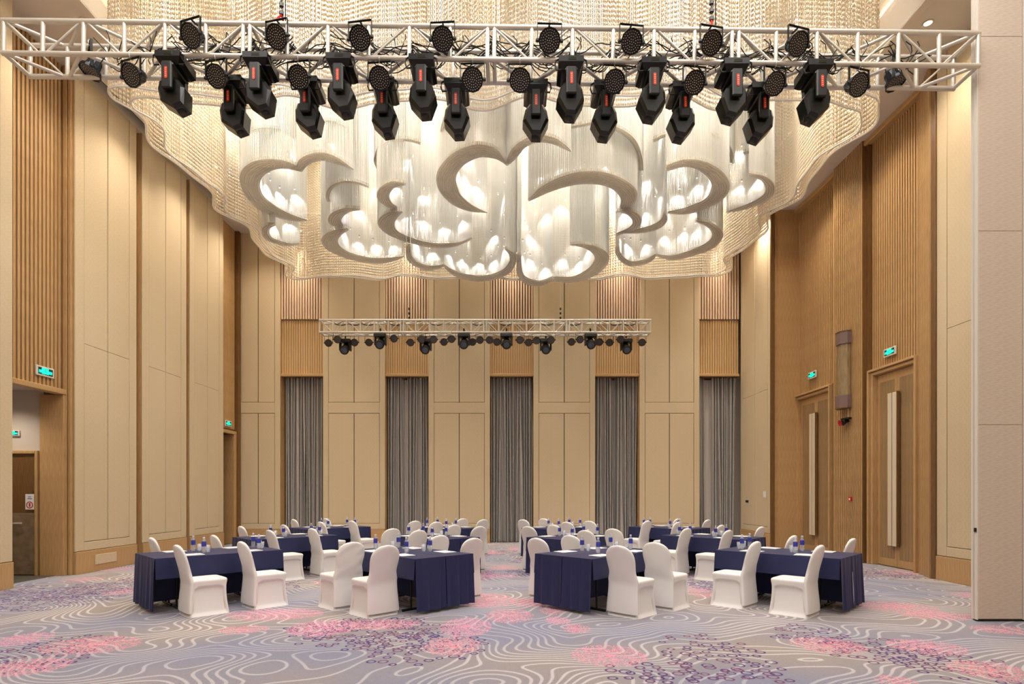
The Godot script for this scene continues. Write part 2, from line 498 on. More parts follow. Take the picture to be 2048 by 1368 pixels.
	for c in PINKS: dye.append([c[0], c[1], c[2] * 1.25, c[3] * 1.2])
	for n in 30:
		dye.append([rg.randf_range(-8.3, 8.0), rg.randf_range(9.0, 18.0), rg.randf_range(0.25, 0.5), rg.randf_range(0.25, 0.45)])
	for n in 16:
		dye.append([rg.randf_range(-8.3, 7.8), rg.randf_range(-4.0, 4.0), rg.randf_range(0.25, 0.5), rg.randf_range(0.25, 0.45)])
	for c in dye:
		var coral := rg.randf()
		var cnt := int(c[2] * c[3] * 9500.0)
		var e := 0.007
		for n in cnt:
			var an := rg.randf() * TAU
			var rr := pow(rg.randf(), 0.62)
			var px: float = c[0] + cos(an) * rr * c[2]
			var pd: float = c[1] + sin(an) * rr * c[3]
			var tone := rg.randf()
			if px < x0 or px >= x1 or pd <= d0 or pd >= d1: continue
			var i0 := int((px - x0) / sx)
			var j0 := int((d1 - pd) / sd)
			for j in range(j0, mini(j0 + maxi(int(2.2 * e / sd), 1), h)):
				for i in range(i0, mini(i0 + maxi(int(2.2 * e / sx), 1), w)):
					var o := (j * w + i) * 3
					out[o] = int(218.0 + 18.0 * tone)
					out[o + 1] = int(122.0 + 50.0 * tone)
					out[o + 2] = int(166.0 - 20.0 * coral + 28.0 * tone)
	var im := Image.create_from_data(w, h, false, Image.FORMAT_RGB8, out)
	im.generate_mipmaps()
	return ImageTexture.create_from_image(im)

func floor_piece(parent: Node, x0: float, x1: float, d0: float, d1: float, w: int, h: int) -> void:
	var st := st_new()
	st.set_normal(Vector3.UP)
	var c := [Vector2(x0, d0), Vector2(x0, d1), Vector2(x1, d1), Vector2(x1, d0)]
	var uv := [Vector2(0, 1), Vector2(0, 0), Vector2(1, 0), Vector2(1, 1)]
	for i in [0, 1, 2, 0, 2, 3]:
		st.set_uv(uv[i])
		st.set_normal(Vector3.UP)
		st.add_vertex(V(c[i].x, 0.0, c[i].y))
	var m := StandardMaterial3D.new()
	m.albedo_texture = carpet_texture(x0, x1, d0, d1, w, h)
	m.roughness = 0.95
	part(parent, "carpet", st.commit(), m)

# ---------------------------------------------------------------- room
# a wall bay: dark body with proud fabric panels and frame; local x runs along the wall, z points into the room
func bay(parent: Node, called: String, at: Vector3, turn: float, w: float, deep: float, mid_break: bool, split := true, stile := 0.2, body: Material = null, frame_ret := true) -> MeshInstance3D:
	var o := box(parent, called, M.wood if body == null else body, Vector3.ZERO, Vector3(w, CEIL, deep))
	o.rotation.y = turn
	o.position = at + Basis(Vector3.UP, turn) * Vector3(w / 2.0, CEIL / 2.0, -deep / 2.0)
	var z := deep / 2.0
	var L := func(x0: float, x1: float, y0: float, y1: float, nm: String, mat: Material, th: float) -> void:
		box(o, nm, mat, Vector3((x0 + x1) / 2.0 - w / 2.0, (y0 + y1) / 2.0 - CEIL / 2.0, z + th / 2.0), Vector3(x1 - x0, y1 - y0, th), 0.006)
	var g := 0.011
	L.call(0.0, w, 0.0, CEIL, "panel_backing", M.joint, 0.004)
	L.call(0.0, w, 0.0, 0.44, "baseboard", M.wood, 0.05)
	L.call(0.0, stile, 0.45, CEIL, "stile", M.fabric, 0.03)
	L.call(w - stile, w, 0.45, CEIL, "stile", M.fabric, 0.03)
	L.call(stile, w - stile, 0.45, 0.62, "rail", M.fabric, 0.03)
	var zones := [[0.62, 4.15], [4.49, CEIL]] if mid_break else [[0.62, 4.57], [4.575, CEIL]]
	if mid_break: L.call(stile, w - stile, 4.15, 4.49, "rail", M.fabric, 0.03)
	var cuts := [stile, w / 2.0, w - stile] if split else [stile, w - stile]
	for zn in zones:
		for k in cuts.size() - 1:
			var low: float = zn[0] + (g if zn[0] < 4.5 and (mid_break or zn[0] < 1.0) else 0.0)
			var top: float = zn[1] - (g if mid_break and zn[1] < 5.0 else 0.0)
			L.call(cuts[k] + g, cuts[k + 1] - g, low, top, "fabric_panel", M.fabric, 0.026)
	return o

func slats(parent: Node, at: Vector3, turn: float, w: float, y0: float, y1: float, pitch: float, sw: float, deep: float, mat: Material) -> void:
	var n := int(round(w / pitch))
	var p := w / n
	var b := Basis(Vector3.UP, turn)
	for i in n:
		var o := box(parent, "slat", mat, at + b * Vector3((i + 0.5) * p, (y0 + y1) / 2.0, deep / 2.0), Vector3(sw, y1 - y0, deep))
		o.rotation.y = turn

func double_door(called: String, d0: float, d1: float, label: String) -> void:
	var o := structure(called, label, "door")
	var X := 8.2
	# frame in two steps
	for k in [[0.0, 0.05, 0.10], [0.06, 0.07, 0.05]]:
		var a: float = d0 + k[0]
		var b: float = d1 - k[0]
		var t: float = 4.36 - k[0]
		slab(o, "frame", M.wood, X - k[2], X + 0.1, 0.0, t, a, a + k[1], 0.008)
		slab(o, "frame", M.wood, X - k[2], X + 0.1, 0.0, t, b - k[1], b, 0.008)
		slab(o, "frame", M.wood, X - k[2], X + 0.1, t - k[1], t, a + k[1], b - k[1], 0.008)
	var m := (d0 + d1) / 2.0
	for k in [[d0 + 0.14, m - 0.004], [m + 0.004, d1 - 0.14]]:
		var lf := slab(o, "leaf", M.wood, X + 0.07, X + 0.12, 0.015, 4.22, k[0], k[1], 0.004)
		var wid: float = k[1] - k[0]
		# recessed veneer field made of upright boards
		for n in 5:
			var bw := (wid - 0.16) / 5.0
			box(lf, "board", M.door_board, Vector3(-0.028, 0.0, -wid / 2.0 + 0.08 + bw * (n + 0.5)), Vector3(0.012, 3.86, bw - 0.006), 0.002)
	for k in [-1.0, 1.0]:
		var c: float = m + k * 0.075
		var hd := slab(o, "handle", M.handle_pale, X - 0.05, X - 0.03, 0.47, 3.74, c - 0.06, c + 0.06, 0.004)
		box(hd, "handle_back", M.dark_wood, Vector3(0.04, 0, 0), Vector3(0.07, 3.30, 0.135), 0.004)
		for yy in [-1.2, 1.2]:
			box(hd, "standoff", M.dark_wood, Vector3(0.095, yy, 0), Vector3(0.05, 0.06, 0.05))

func exit_sign(at: Vector3, turn: float, label: String, w := 0.36) -> void:
	var o := thing("exit_sign", label, "exit sign", at, turn, "green exit signs")
	box(o, "housing", M.white, Vector3.ZERO, Vector3(w, w * 0.44, 0.03), 0.006)
	var st := st_new()
	var hw := w * 0.41
	var hh := w * 0.15
	st.set_normal(Vector3(0, 0, 1))
	for k in [[-1, -1], [-1, 1], [1, 1], [-1, -1], [1, 1], [1, -1]]:
		st.set_uv(Vector2((k[0] + 1) / 2.0, (1 - k[1]) / 2.0))
		st.set_normal(Vector3(0, 0, 1))
		st.add_vertex(Vector3(k[0] * hw, k[1] * hh, 0.017))
	part(o, "lit_face", st.commit(), M.exit_face)

func make_exit_face() -> void:
	var w := 192
	var h := 72
	var im := Image.create(w, h, false, Image.FORMAT_RGB8)
	var dk := Color(0.0, 0.16, 0.13)
	var lt := Color(0.08, 0.95, 0.76)
	im.fill(dk)
	im.fill_rect(Rect2i(46, 0, 92, 64), lt)
	im.fill_rect(Rect2i(10, 26, 172, 30), lt)
	# arrow heads at both ends
	for k in 18:
		im.fill_rect(Rect2i(8 + k, 41 - k, 1, 2 * k), lt)
		im.fill_rect(Rect2i(183 - k, 41 - k, 1, 2 * k), lt)
	# running figure and doorway
	var sh := Color(0.0, 0.45, 0.36)
	im.fill_rect(Rect2i(92, 8, 8, 8), sh)
	im.fill_rect(Rect2i(86, 18, 16, 5), sh)
	im.fill_rect(Rect2i(90, 22, 7, 14), sh)
	im.fill_rect(Rect2i(82, 36, 14, 4), sh)
	im.fill_rect(Rect2i(96, 34, 5, 14), sh)
	im.fill_rect(Rect2i(110, 10, 3, 46), sh)
	im.fill_rect(Rect2i(110, 10, 16, 3), sh)
	for k in 4: im.fill_rect(Rect2i(56 + k * 8, 62, 5, 6), lt)
	var t := ImageTexture.create_from_image(im)
	var m := StandardMaterial3D.new()
	m.albedo_texture = t
	m.emission_enabled = true
	m.emission_texture = t
	m.emission = Color(1, 1, 1)
	m.emission_operator = BaseMaterial3D.EMISSION_OP_MULTIPLY
	m.emission_energy_multiplier = 0.8
	M.exit_face = m

func build_room() -> void:
	var o: Node3D
	# floor
	o = structure("floor", "wall to wall grey carpet with wavy lines, violet rings and pink splashes", "floor")
	slab(o, "floor_slab", M.stone, -11.0, 9.0, -0.3, -0.002, -6.4, 19.6)
	floor_piece(o, -8.8, 0.0, 4.2, 9.2, 2048, 1216)
	floor_piece(o, 0.0, 8.4, 4.2, 9.2, 1960, 1216)
	floor_piece(o, -8.8, 8.4, 9.2, 19.1, 1720, 1000)
	floor_piece(o, -8.8, 8.4, -6.0, 4.2, 860, 512)
	# back wall
	o = structure("wall_back", "far wall of fabric panels between five curtained window bays", "wall")
	slab(o, "wall_slab", M.plaster, -9.0, 8.6, 0.0, 11.6, 19.25, 19.5)
	var opens := [[-7.31, -5.94], [-3.96, -2.57], [-0.61, 0.78], [2.75, 4.17], [6.08, 7.38]]
	var bays := [[-8.72, -7.31], [-5.94, -3.96], [-2.57, -0.61], [0.78, 2.75], [4.17, 6.08]]
	for b in bays:
		bay(o, "panel_bay", V(b[0], 0, BACK + 0.03), 0.0, b[1] - b[0], 0.60, true, true, 0.17)
	for w in opens:
		var ww: float = w[1] - w[0]
		slab(o, "window_head", M.dark_wood, w[0], w[1], 5.34, CEIL, BACK + 0.16, BACK + 0.62)  # dark board colour stands in for shade between the slats
		slab(o, "head_trim", M.wood, w[0], w[1], 5.34, 5.42, BACK + 0.05, BACK + 0.2, 0.006)
		slats(o, V(w[0], 0, BACK + 0.16), 0.0, ww, 5.42, 7.15, 0.075, 0.062, 0.025, M.slat_mid)
		slats(o, V(w[0], 0, BACK + 0.16), 0.0, ww, 7.17, CEIL, 0.085, 0.052, 0.10, M.slat_pale)
	# left wall
	o = structure("wall_left", "left wall of tall fabric pilasters with wooden gaps and slatted doorways", "wall")
	slab(o, "wall_slab", M.dark_wood, -9.0, -8.75, 0.0, 11.6, -6.4, 9.9)
	slab(o, "wall_slab", M.dark_wood, -9.0, -8.75, 0.0, 11.6, 11.27, 17.4)
	slab(o, "wall_slab", M.dark_wood, -9.0, -8.75, 0.0, 11.6, 18.3, 19.5)
	slab(o, "wall_slab", M.dark_wood, -9.0, -8.75, 3.57, 11.6, 9.9, 11.27)
	slab(o, "wall_slab", M.dark_wood, -9.0, -8.75, 3.5, 11.6, 17.4, 18.3)
	for d in [-0.3, 1.75, 3.8, 5.85, 7.9]:
		bay(o, "pilaster", V(-8.38, 0, d), PI / 2, 1.9, 0.37, false, true, 0.24)
	slab(o, "lintel", M.wood, -8.75, -8.58, 3.50, 3.60, 9.8, 11.3, 0.01)
	slab(o, "jamb", M.wood, -9.06, -8.60, 0.0, 3.5, 11.24, 11.32, 0.006)
	slab(o, "jamb_rib", M.wood, -8.66, -8.58, 0.0, CEIL, 11.30, 11.345, 0.006)
	slab(o, "jamb_rib", M.wood, -8.56, -8.50, 0.0, CEIL, 11.30, 11.345, 0.006)
	slats(o, V(-8.75, 0, 9.8), PI / 2, 1.5, 3.6, CEIL, 0.094, 0.055, 0.07, M.wood)
	for p in [[11.345, 1.87], [13.43, 1.83], [15.43, 1.81]]:
		bay(o, "pilaster", V(-8.48, 0, p[0]), PI / 2, p[1], 0.27, false, true, 0.24)
	for p in [[13.215, 13.43], [15.26, 15.43]]:
		slab(o, "gap_lining", M.dark_wood, -8.74, -8.66, 0.0, CEIL, p[0] + 0.02, p[1] - 0.02, 0.01)
	slab(o, "niche_board", M.dark_wood, -8.75, -8.70, 3.5, CEIL, 17.24, 18.45)
	slats(o, V(-8.70, 0, 17.26), PI / 2, 1.16, 3.6, CEIL, 0.09, 0.074, 0.025, M.wood)
	slab(o, "lintel", M.wood, -8.76, -8.62, 3.44, 3.54, 17.26, 18.44, 0.01)
	slab(o, "jamb", M.wood, -9.0, -8.62, 0.0, 3.44, 18.28, 18.44, 0.01)
	slab(o, "corner_post", M.dark_wood, -8.75, -8.56, 0.0, CEIL, 18.45, 18.62, 0.01)
	slab(o, "floor_outlet_plate", M.fabric, -8.43, -8.415, 0.14, 0.34, 11.85, 12.5, 0.004)
	# vestibules behind the doorways
	o = structure("wall_vestibule", "pale grey vestibule walls seen through the near left doorway", "wall")
	slab(o, "wall_slab", M.plaster, -11.0, -9.0, 0.0, 3.8, 11.32, 11.5)
	slab(o, "wall_slab", M.plaster, -11.2, -11.0, 0.0, 3.8, 9.5, 11.5)
	slab(o, "wall_slab", M.plaster, -11.0, -9.0, 0.0, 3.8, 9.5, 9.7)
	slab(o, "wall_slab", M.plaster, -11.2, -9.0, 3.6, 3.8, 9.5, 11.5)
	slab(o, "skirting", M.dark_wood, -9.15, -9.06, 0.0, 0.1, 11.29, 11.33)
	slab(o, "wall_slab", M.dark_wood, -10.4, -9.0, 0.0, 3.7, 18.31, 18.5)
	slab(o, "wall_slab", M.dark_wood, -10.4, -9.0, 0.0, 3.7, 17.2, 17.38)
	slab(o, "wall_slab", M.dark_wood, -10.5, -10.3, 0.0, 3.7, 17.2, 18.5)
	slab(o, "wall_slab", M.dark_wood, -10.5, -9.0, 3.52, 3.7, 17.2, 18.5)
	slab(o, "tile_floor", M.stone, -11.0, -8.76, -0.002, 0.004, 9.7, 11.3)
	slab(o, "tile_floor", M.stone, -10.4, -8.76, -0.002, 0.004, 17.38, 18.3)
	o = structure("door_3", "brown service door with a steel kick plate inside the left doorway", "door")
	slab(o, "frame", M.wood, -9.17, -9.11, 0.0, 2.42, 11.25, 11.33, 0.006)
	slab(o, "frame", M.wood, -9.98, -9.92, 0.0, 2.42, 11.25, 11.33, 0.006)
	slab(o, "frame", M.wood, -9.92, -9.17, 2.36, 2.42, 11.25, 11.33, 0.006)
	slab(o, "leaf", M.dark_wood, -9.92, -9.17, 0.01, 2.36, 11.29, 11.33)
	slab(o, "kick_plate", M.steel, -9.90, -9.19, 0.02, 1.21, 11.275, 11.29, 0.004)
	slab(o, "lever_handle", M.alu, -9.56, -9.40, 1.0, 1.03, 11.22, 11.25, 0.006)
	rod(o, "lever_spindle", M.alu, V(-9.56, 1.015, 11.23), V(-9.56, 1.015, 11.29), 0.012)
	# right wall
	o = structure("wall_right", "right wall of vertical wooden slats with tall double doors", "wall")
	slab(o, "wall_slab", M.wood, 8.32, 8.6, 0.0, 11.6, -6.4, 19.5)
	bay(o, "pilaster", V(7.43, 0, 18.6), -PI / 2, 2.1, 0.95, false, true, 0.16)
	slab(o, "corner_post", M.dark_wood, 7.40, 7.5, 0.0, CEIL, 16.46, 16.52, 0.006)
	var ca := Vector2(7.5, 16.50)
	var cb := Vector2(8.22, 16.72)
	var turn := -atan2(-(cb.y - ca.y), cb.x - ca.x)
	slats(o, V(ca.x, 0, ca.y), turn, ca.distance_to(cb), 0.0, CEIL, 0.083, 0.054, 0.035, M.wood)
	slab(o, "chamfer_board", M.dark_wood, 7.45, 8.32, 0.0, CEIL, 16.74, 16.8)
	# slats above the two doors
	for k in [[11.62, 13.2], [14.5, 16.68]]:
		slab(o, "slat_board", M.dark_wood, 8.24, 8.32, 4.36, CEIL, k[0], k[1])  # darker than the slats, to paint shadow into their gaps
		slats(o, V(8.24, 0, k[1]), -PI / 2, k[1] - k[0], 4.38, CEIL, 0.08, 0.042, 0.018, M.wood)
	# sconce pilaster
	slab(o, "slat_board", M.dark_wood, 8.06, 8.32, 0.0, CEIL, 13.27, 14.45)  # dark colour makes up for weak shadow between the slats
	slats(o, V(8.06, 0, 14.45), -PI / 2, 1.18, 0.0, CEIL, 0.079, 0.043, 0.016, M.wood)
	slab(o, "gap_lining", M.dark_wood, 8.14, 8.32, 0.0, CEIL, 13.2, 13.27)
	# splayed slats in front of the nearer door
	ca = Vector2(8.2, 11.62)
	cb = Vector2(7.92, 10.92)
	turn = atan2(-(cb.y - ca.y), cb.x - ca.x)
	var ln := ca.distance_to(cb)
	var dir := (cb - ca).normalized()
	var rot := atan2(dir.y, dir.x)
	slats(o, V(ca.x, 0, ca.y), rot, ln, 0.0, CEIL, 0.084, 0.054, 0.035, M.wood)
	slab(o, "corner_post", M.dark_wood, 7.9, 8.32, 0.0, CEIL, 10.80, 10.92, 0.01)
	for d in [10.8, 8.8, 6.8, 4.8, 2.8]:
		bay(o, "pilaster", V(7.96, 0, d), -PI / 2, 1.98, 0.36, false, true, 0.24)
	slab(o, "crown", M.wood, 8.08, 8.32, 9.50, 9.62, 10.9, 16.7, 0.02)
	double_door("door_1", 11.62, 13.2, "nearer tall double door of brown boards with pale twin handles")
	double_door("door_2", 14.75, 16.62, "farther tall double door, half behind the wall lamp pilaster")
	# front wall (behind the camera)
	o = structure("wall_front", "plain wall behind the viewer", "wall")
	slab(o, "wall_slab", M.fabric, -9.0, 8.6, 0.0, 11.6, -6.6, -6.4)
	# ceiling: soffit round a deep recess
	o = structure("ceiling", "white ceiling soffit round a deep recess over the chandelier", "ceiling")
	var rx0 := -7.2
	var rx1 := 6.75
	var rd0 := 8.7
	var rd1 := 18.2
	slab(o, "soffit", M.white, -9.0, rx0, CEIL, CEIL + 0.25, rd0, 11.6)
	slab(o, "soffit", M.white, -9.0, rx0, CEIL, CEIL + 0.25, 17.0, 19.5)
	slab(o, "soffit", M.white, -9.0, -8.46, CEIL, CEIL + 0.25, 11.6, 17.0)
	slab(o, "soffit", M.white, -8.2, rx0, CEIL, CEIL + 0.25, 11.6, 17.0)
	# open slot along the left wall, a metre deep; black colour imitates its shade
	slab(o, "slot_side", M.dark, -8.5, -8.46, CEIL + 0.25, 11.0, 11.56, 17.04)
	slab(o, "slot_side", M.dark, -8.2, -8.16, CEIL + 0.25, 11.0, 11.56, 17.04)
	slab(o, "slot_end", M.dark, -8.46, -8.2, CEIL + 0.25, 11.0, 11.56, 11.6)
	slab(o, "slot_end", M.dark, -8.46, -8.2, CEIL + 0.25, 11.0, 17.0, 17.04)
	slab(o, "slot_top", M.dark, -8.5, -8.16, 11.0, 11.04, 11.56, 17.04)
	slab(o, "soffit", M.white, rx1, 8.6, 9.62, CEIL + 0.25, rd0, 19.5)
	slab(o, "soffit", M.white, rx0, rx1, CEIL, CEIL + 0.25, rd1, 19.5)
	slab(o, "soffit", M.white, -9.0, 8.6, CEIL, CEIL + 0.25, -6.6, rd0)
	slab(o, "recess_side", M.white, rx0 - 0.1, rx0, CEIL + 0.25, 11.6, rd0, rd1)
	slab(o, "recess_side", M.white, rx1, rx1 + 0.1, CEIL + 0.25, 11.6, rd0, rd1)
	slab(o, "recess_side", M.white, rx0, rx1, CEIL + 0.25, 11.6, rd1, rd1 + 0.1)
	slab(o, "recess_side", M.white, rx0, rx1, CEIL + 0.25, 11.6, rd0 - 0.1, rd0)
	slab(o, "recess_top", M.white, rx0 - 0.1, rx1 + 0.1, 11.6, 11.8, rd0 - 0.1, rd1 + 0.1)
	slab(o, "edge_bead", M.white, rx0 - 0.14, rx0, CEIL - 0.03, CEIL, rd0, rd1, 0.006)
	slab(o, "edge_bead", M.white, rx1, rx1 + 0.14, 9.59, 9.62, rd0, rd1, 0.006)
	# operable partition at the right edge
	var z0 := 7.25
	for k in 3:
		var x0 := 5.83 + 0.57 * k
		var pn := thing("partition_panel", ["beige textured folding partition panel with a white metal edge, beside the carpet", "second folding partition panel at the very right edge", "third folding partition panel against the right wall"][k], "partition", V(x0, 0, z0), 0.0, "folding partition panels")
		box(pn, "core", M.joint, Vector3(0.28, CEIL / 2.0, -0.05), Vector3(0.54, CEIL - 0.06, 0.085))
		var ys := [0.03, 2.45, 4.86, 7.28, CEIL - 0.01]
		for q in 4:
			box(pn, "face_panel", M.part_fabric, Vector3(0.285, (ys[q] + ys[q + 1]) / 2.0, -0.002), Vector3(0.545, ys[q + 1] - ys[q] - 0.004, 0.012), 0.003)
		box(pn, "edge_trim", M.white, Vector3(0.005, CEIL / 2.0, -0.05), Vector3(0.015, CEIL - 0.04, 0.10), 0.003)
		box(pn, "edge_groove", M.alu, Vector3(-0.004, CEIL / 2.0, -0.05), Vector3(0.01, CEIL - 0.06, 0.018))
		box(pn, "bottom_seal", M.black_satin, Vector3(0.285, 0.018, -0.05), Vector3(0.55, 0.025, 0.07))
		if k == 0: box(pn, "latch", M.black_satin, Vector3(-0.012, 1.14, -0.02), Vector3(0.015, 0.05, 0.03), 0.003)

# ---------------------------------------------------------------- chandelier
func strands(parent: Node, called: String, pts: PackedVector2Array, y0: float, y1: float, r: float, mat: Material, jit: float) -> void:
	if not cache.has("strand"):
		var c := CylinderMesh.new()
		c.top_radius = 1.0
		c.bottom_radius = 1.0
		c.height = 1.0
		c.radial_segments = 4
		c.rings = 0
		cache["strand"] = c
	var mm := MultiMesh.new()
	mm.transform_format = MultiMesh.TRANSFORM_3D
	mm.mesh = cache["strand"]
	mm.instance_count = pts.size()
	for i in pts.size():
		var lo := y0 + rng.randf() * jit
		mm.set_instance_transform(i, Transform3D(Basis.from_scale(Vector3(r, y1 - lo, r)), V(pts[i].x, (lo + y1) / 2.0, pts[i].y)))
	var o := MultiMeshInstance3D.new()
	o.name = called
	o.multimesh = mm
	o.material_override = mat
	o.set_meta("kind", "stuff")
	parent.add_child(o, true)

func resample(pl: PackedVector2Array, n: int) -> PackedVector2Array:
	var out := PackedVector2Array()
	for i in n + 1:
		var f := float(i) / n * (pl.size() - 1)
		var k := mini(int(f), pl.size() - 2)
		out.append(pl[k].lerp(pl[k + 1], f - k))
	return out

func lobe(parent: Node, key: String, row: Array) -> void:
	var y0: float = row[0]
	var top := 11.45
	var o := Node3D.new()
	o.name = "crystal_cloud"
	parent.add_child(o, true)
	var outer := smooth_line(row[1], 0.034)
	var inner := smooth_line(row[2], 0.019)
	# woven band that closes the bottom between the two edges
	var n := 64
	var ro := resample(outer, n)
	var ri := resample(inner, n)
	var st := st_new()
	var rows := []
	for k in 9:
		var f := k / 8.0
		var r := PackedVector3Array()
		for i in n + 1:
			var p := ro[i].lerp(ri[i], f)
			var w := ro[i].distance_to(ri[i])
			r.append(V(p.x, y0 - minf(w * 0.18, 0.06) * sin(PI * f), p.y))
		rows.append(r)
	sheet(st, rows)
	rows = []
	for k in 2:
		var r := PackedVector3Array()
		for i in n + 1:
			var p := ri[i] if k == 0 else ro[i]
			r.append(V(p.x, y0 + 0.05, p.y))
		rows.append(r)
	sheet(st, rows)
	part(o, "woven_band", done(st), M.band)
	# rows of beads over the band
	if not cache.has("bead"):
		var s := SphereMesh.new()
		s.radius = 0.5
		s.height = 1.0
		s.radial_segments = 6
		s.rings = 3
		cache["bead"] = s
	var L := 0.0
	for i in n: L += ro[i].distance_to(ro[i + 1])
	var nb := int(L / 0.034)
	var bo := resample(outer, nb)
	var bi := resample(inner, nb)
	var xf := []
	for i in nb + 1:
		var w := bo[i].distance_to(bi[i])
		var k := maxi(int(w / 0.042), 2)
		for j in k + 1:
			var f := float(j) / k
			var p := bo[i].lerp(bi[i], f)
			var yy := y0 - minf(w * 0.18, 0.06) * sin(PI * f) - 0.006
			xf.append(Transform3D(Basis.from_scale(Vector3(0.026, 0.02, 0.026)), V(p.x, yy, p.y)))
	var mm := MultiMesh.new()
	mm.transform_format = MultiMesh.TRANSFORM_3D
	mm.mesh = cache["bead"]
	mm.instance_count = xf.size()
	for i in xf.size(): mm.set_instance_transform(i, xf[i])
	var bm := MultiMeshInstance3D.new()
	bm.name = "crystal_beads"
	bm.multimesh = mm
	bm.material_override = M.bead
	bm.set_meta("kind", "stuff")
	o.add_child(bm, true)
	strands(o, "crystal_strands", outer, y0 - 0.01, top, 0.0066, M.strand, 0.02)
	strands(o, "inner_strands", inner, y0 - 0.01, top, 0.0070, M.strand, 0.02)
	# downlights between the strands, close to the inner wall
	if not key.begins_with("U"):
		var step := 0.60
		var m := maxi(int(L / step), 1)
		var mid := resample(inner, m * 2)
		var cen := Vector2.ZERO
		for p in inner: cen += p / inner.size()
		for i in m:
			var p := mid[i * 2 + 1]
			var inw := (cen - p).normalized()
			var q := p + inw * 0.18
			var aim := Vector3(-inw.x, -1.5, inw.y).normalized()
			for tier in 3:
				if (i + tier) % 2 == 0 or tier == 0:
					chandelier_lamp(o, V(q.x, y0 + 0.45 + 0.72 * tier + rng.randf_range(-0.1, 0.12), q.y), aim)

var lamp_energy := 0.32
func chandelier_lamp(parent: Node, at: Vector3, aim: Vector3) -> void:
	var hd := part(parent, "lamp_head", cyl_mesh(10), M.alu_bright)
	hd.transform = Transform3D(Basis.from_scale(Vector3(0.018, 0.05, 0.018)), at + Vector3(0, 0.026, 0))
	var gl := part(parent, "lamp_lens", cyl_mesh(10), M.lamp)
	gl.transform = Transform3D(Basis.from_scale(Vector3(0.014, 0.004, 0.014)), at - Vector3(0, 0.002, 0))
	var s := SpotLight3D.new()
	s.name = "lamp_beam"
	s.light_color = Color(1.0, 0.98, 0.94)
	s.light_energy = lamp_energy
	s.light_size = 0.02
	s.spot_angle = 38.0
	s.spot_angle_attenuation = 0.1
	s.spot_range = 30.0
	s.spot_attenuation = 2.0
	s.shadow_enabled = true
	parent.add_child(s, true)
	s.position = at - Vector3(0, 0.012, 0)
	s.basis = Basis.looking_at(aim, Vector3(0, 0, 1) if absf(aim.z) < 0.9 else Vector3(1, 0, 0))

# rounded rectangle with a wavy edge, t in 0..1 of the way round
func net_point(t: float, inset: float) -> Vector2:
	var hx := 6.32 - inset
	var hz := 4.02 - inset
	var r := 0.25
	var sx := 2.0 * (hx - r)
	var sz := 2.0 * (hz - r)
	var q := PI * r / 2.0
	var per := 2.0 * (sx + sz) + 4.0 * q
	var u := t * per
	var p := Vector2.ZERO
	var nrm := Vector2.ZERO
	var edges := [[sx, Vector2(-hx + r, -hz), Vector2(1, 0), Vector2(0, -1)], [sz, Vector2(hx, -hz + r), Vector2(0, 1), Vector2(1, 0)], [sx, Vector2(hx - r, hz), Vector2(-1, 0), Vector2(0, 1)], [sz, Vector2(-hx, hz - r), Vector2(0, -1), Vector2(-1, 0)]]
	for e in edges:
		var el: float = e[0]
		var ep: Vector2 = e[1]
		var ed: Vector2 = e[2]
		var en: Vector2 = e[3]
		if u <= el:
			p = ep + ed * u
			nrm = en
			break
		u -= el
		if u <= q:
			var a := u / r
			nrm = en * cos(a) + ed * sin(a)
			p = ep + ed * el - en * r + nrm * r
			break
		u -= q
	var w := t * TAU
	return Vector2(-0.13, 13.32) + p + nrm * (0.13 * sin(w * 19.0 + 0.6) + 0.06 * sin(w * 31.0 + 2.0))

func net_curtain(parent: Node, inset: float, hem: float, called: String) -> void:
	var o := Node3D.new()
	o.name = called
	parent.add_child(o, true)
	var raw := PackedVector2Array()
	for i in 4000: raw.append(net_point(i / 4000.0, inset))
	raw.append(raw[0])
	# even spacing
	var pts := PackedVector2Array()
	var acc := 0.0
	var step := 0.029
	for i in 4000:
		acc += raw[i].distance_to(raw[i + 1])
		if acc >= step:
			acc -= step
			pts.append(raw[i + 1])
	if not cache.has("bead_string"):
		var st := st_new()
		var nb := 46
		for k in nb:
			var yc := (k + 0.5) / nb
			var hy := 0.50 / nb
			for q in 4:
				var a0 := TAU * q / 4.0
				var a1 := TAU * (q + 1) / 4.0
				var p0 := Vector3(cos(a0), yc, sin(a0))
				var p1 := Vector3(cos(a1), yc, sin(a1))
				var u := Vector3(0, yc + hy, 0)
				var d := Vector3(0, yc - hy, 0)
				for p in [u, p1, p0, d, p0, p1]: st.add_vertex(p)
		cache["bead_string"] = done(st)
	var mm := MultiMesh.new()
	mm.transform_format = MultiMesh.TRANSFORM_3D
	mm.mesh = cache["bead_string"]
	mm.instance_count = pts.size()
	var top := 11.5
	for i in pts.size():
		var y0 := hem
		var y1 := top + 0.02 * (i % 3)
		mm.set_instance_transform(i, Transform3D(Basis.from_euler(Vector3(0, i * 0.7, 0)).scaled_local(Vector3(0.0150, y1 - y0, 0.0150)), V(pts[i].x, y0, pts[i].y)))
	var b := MultiMeshInstance3D.new()
	b.name = "bead_strings"
	b.multimesh = mm
	b.material_override = M.net
	b.set_meta("kind", "stuff")
	o.add_child(b, true)
	var line := PackedVector3Array()
	for i in 900:
		var p := net_point(i / 900.0, inset)
		line.append(V(p.x, hem, p.y))
	var st2 := st_new()
	add_tube(st2, line, 0.015, 6, true)
	part(o, "hem_cord", done(st2), M.bead)

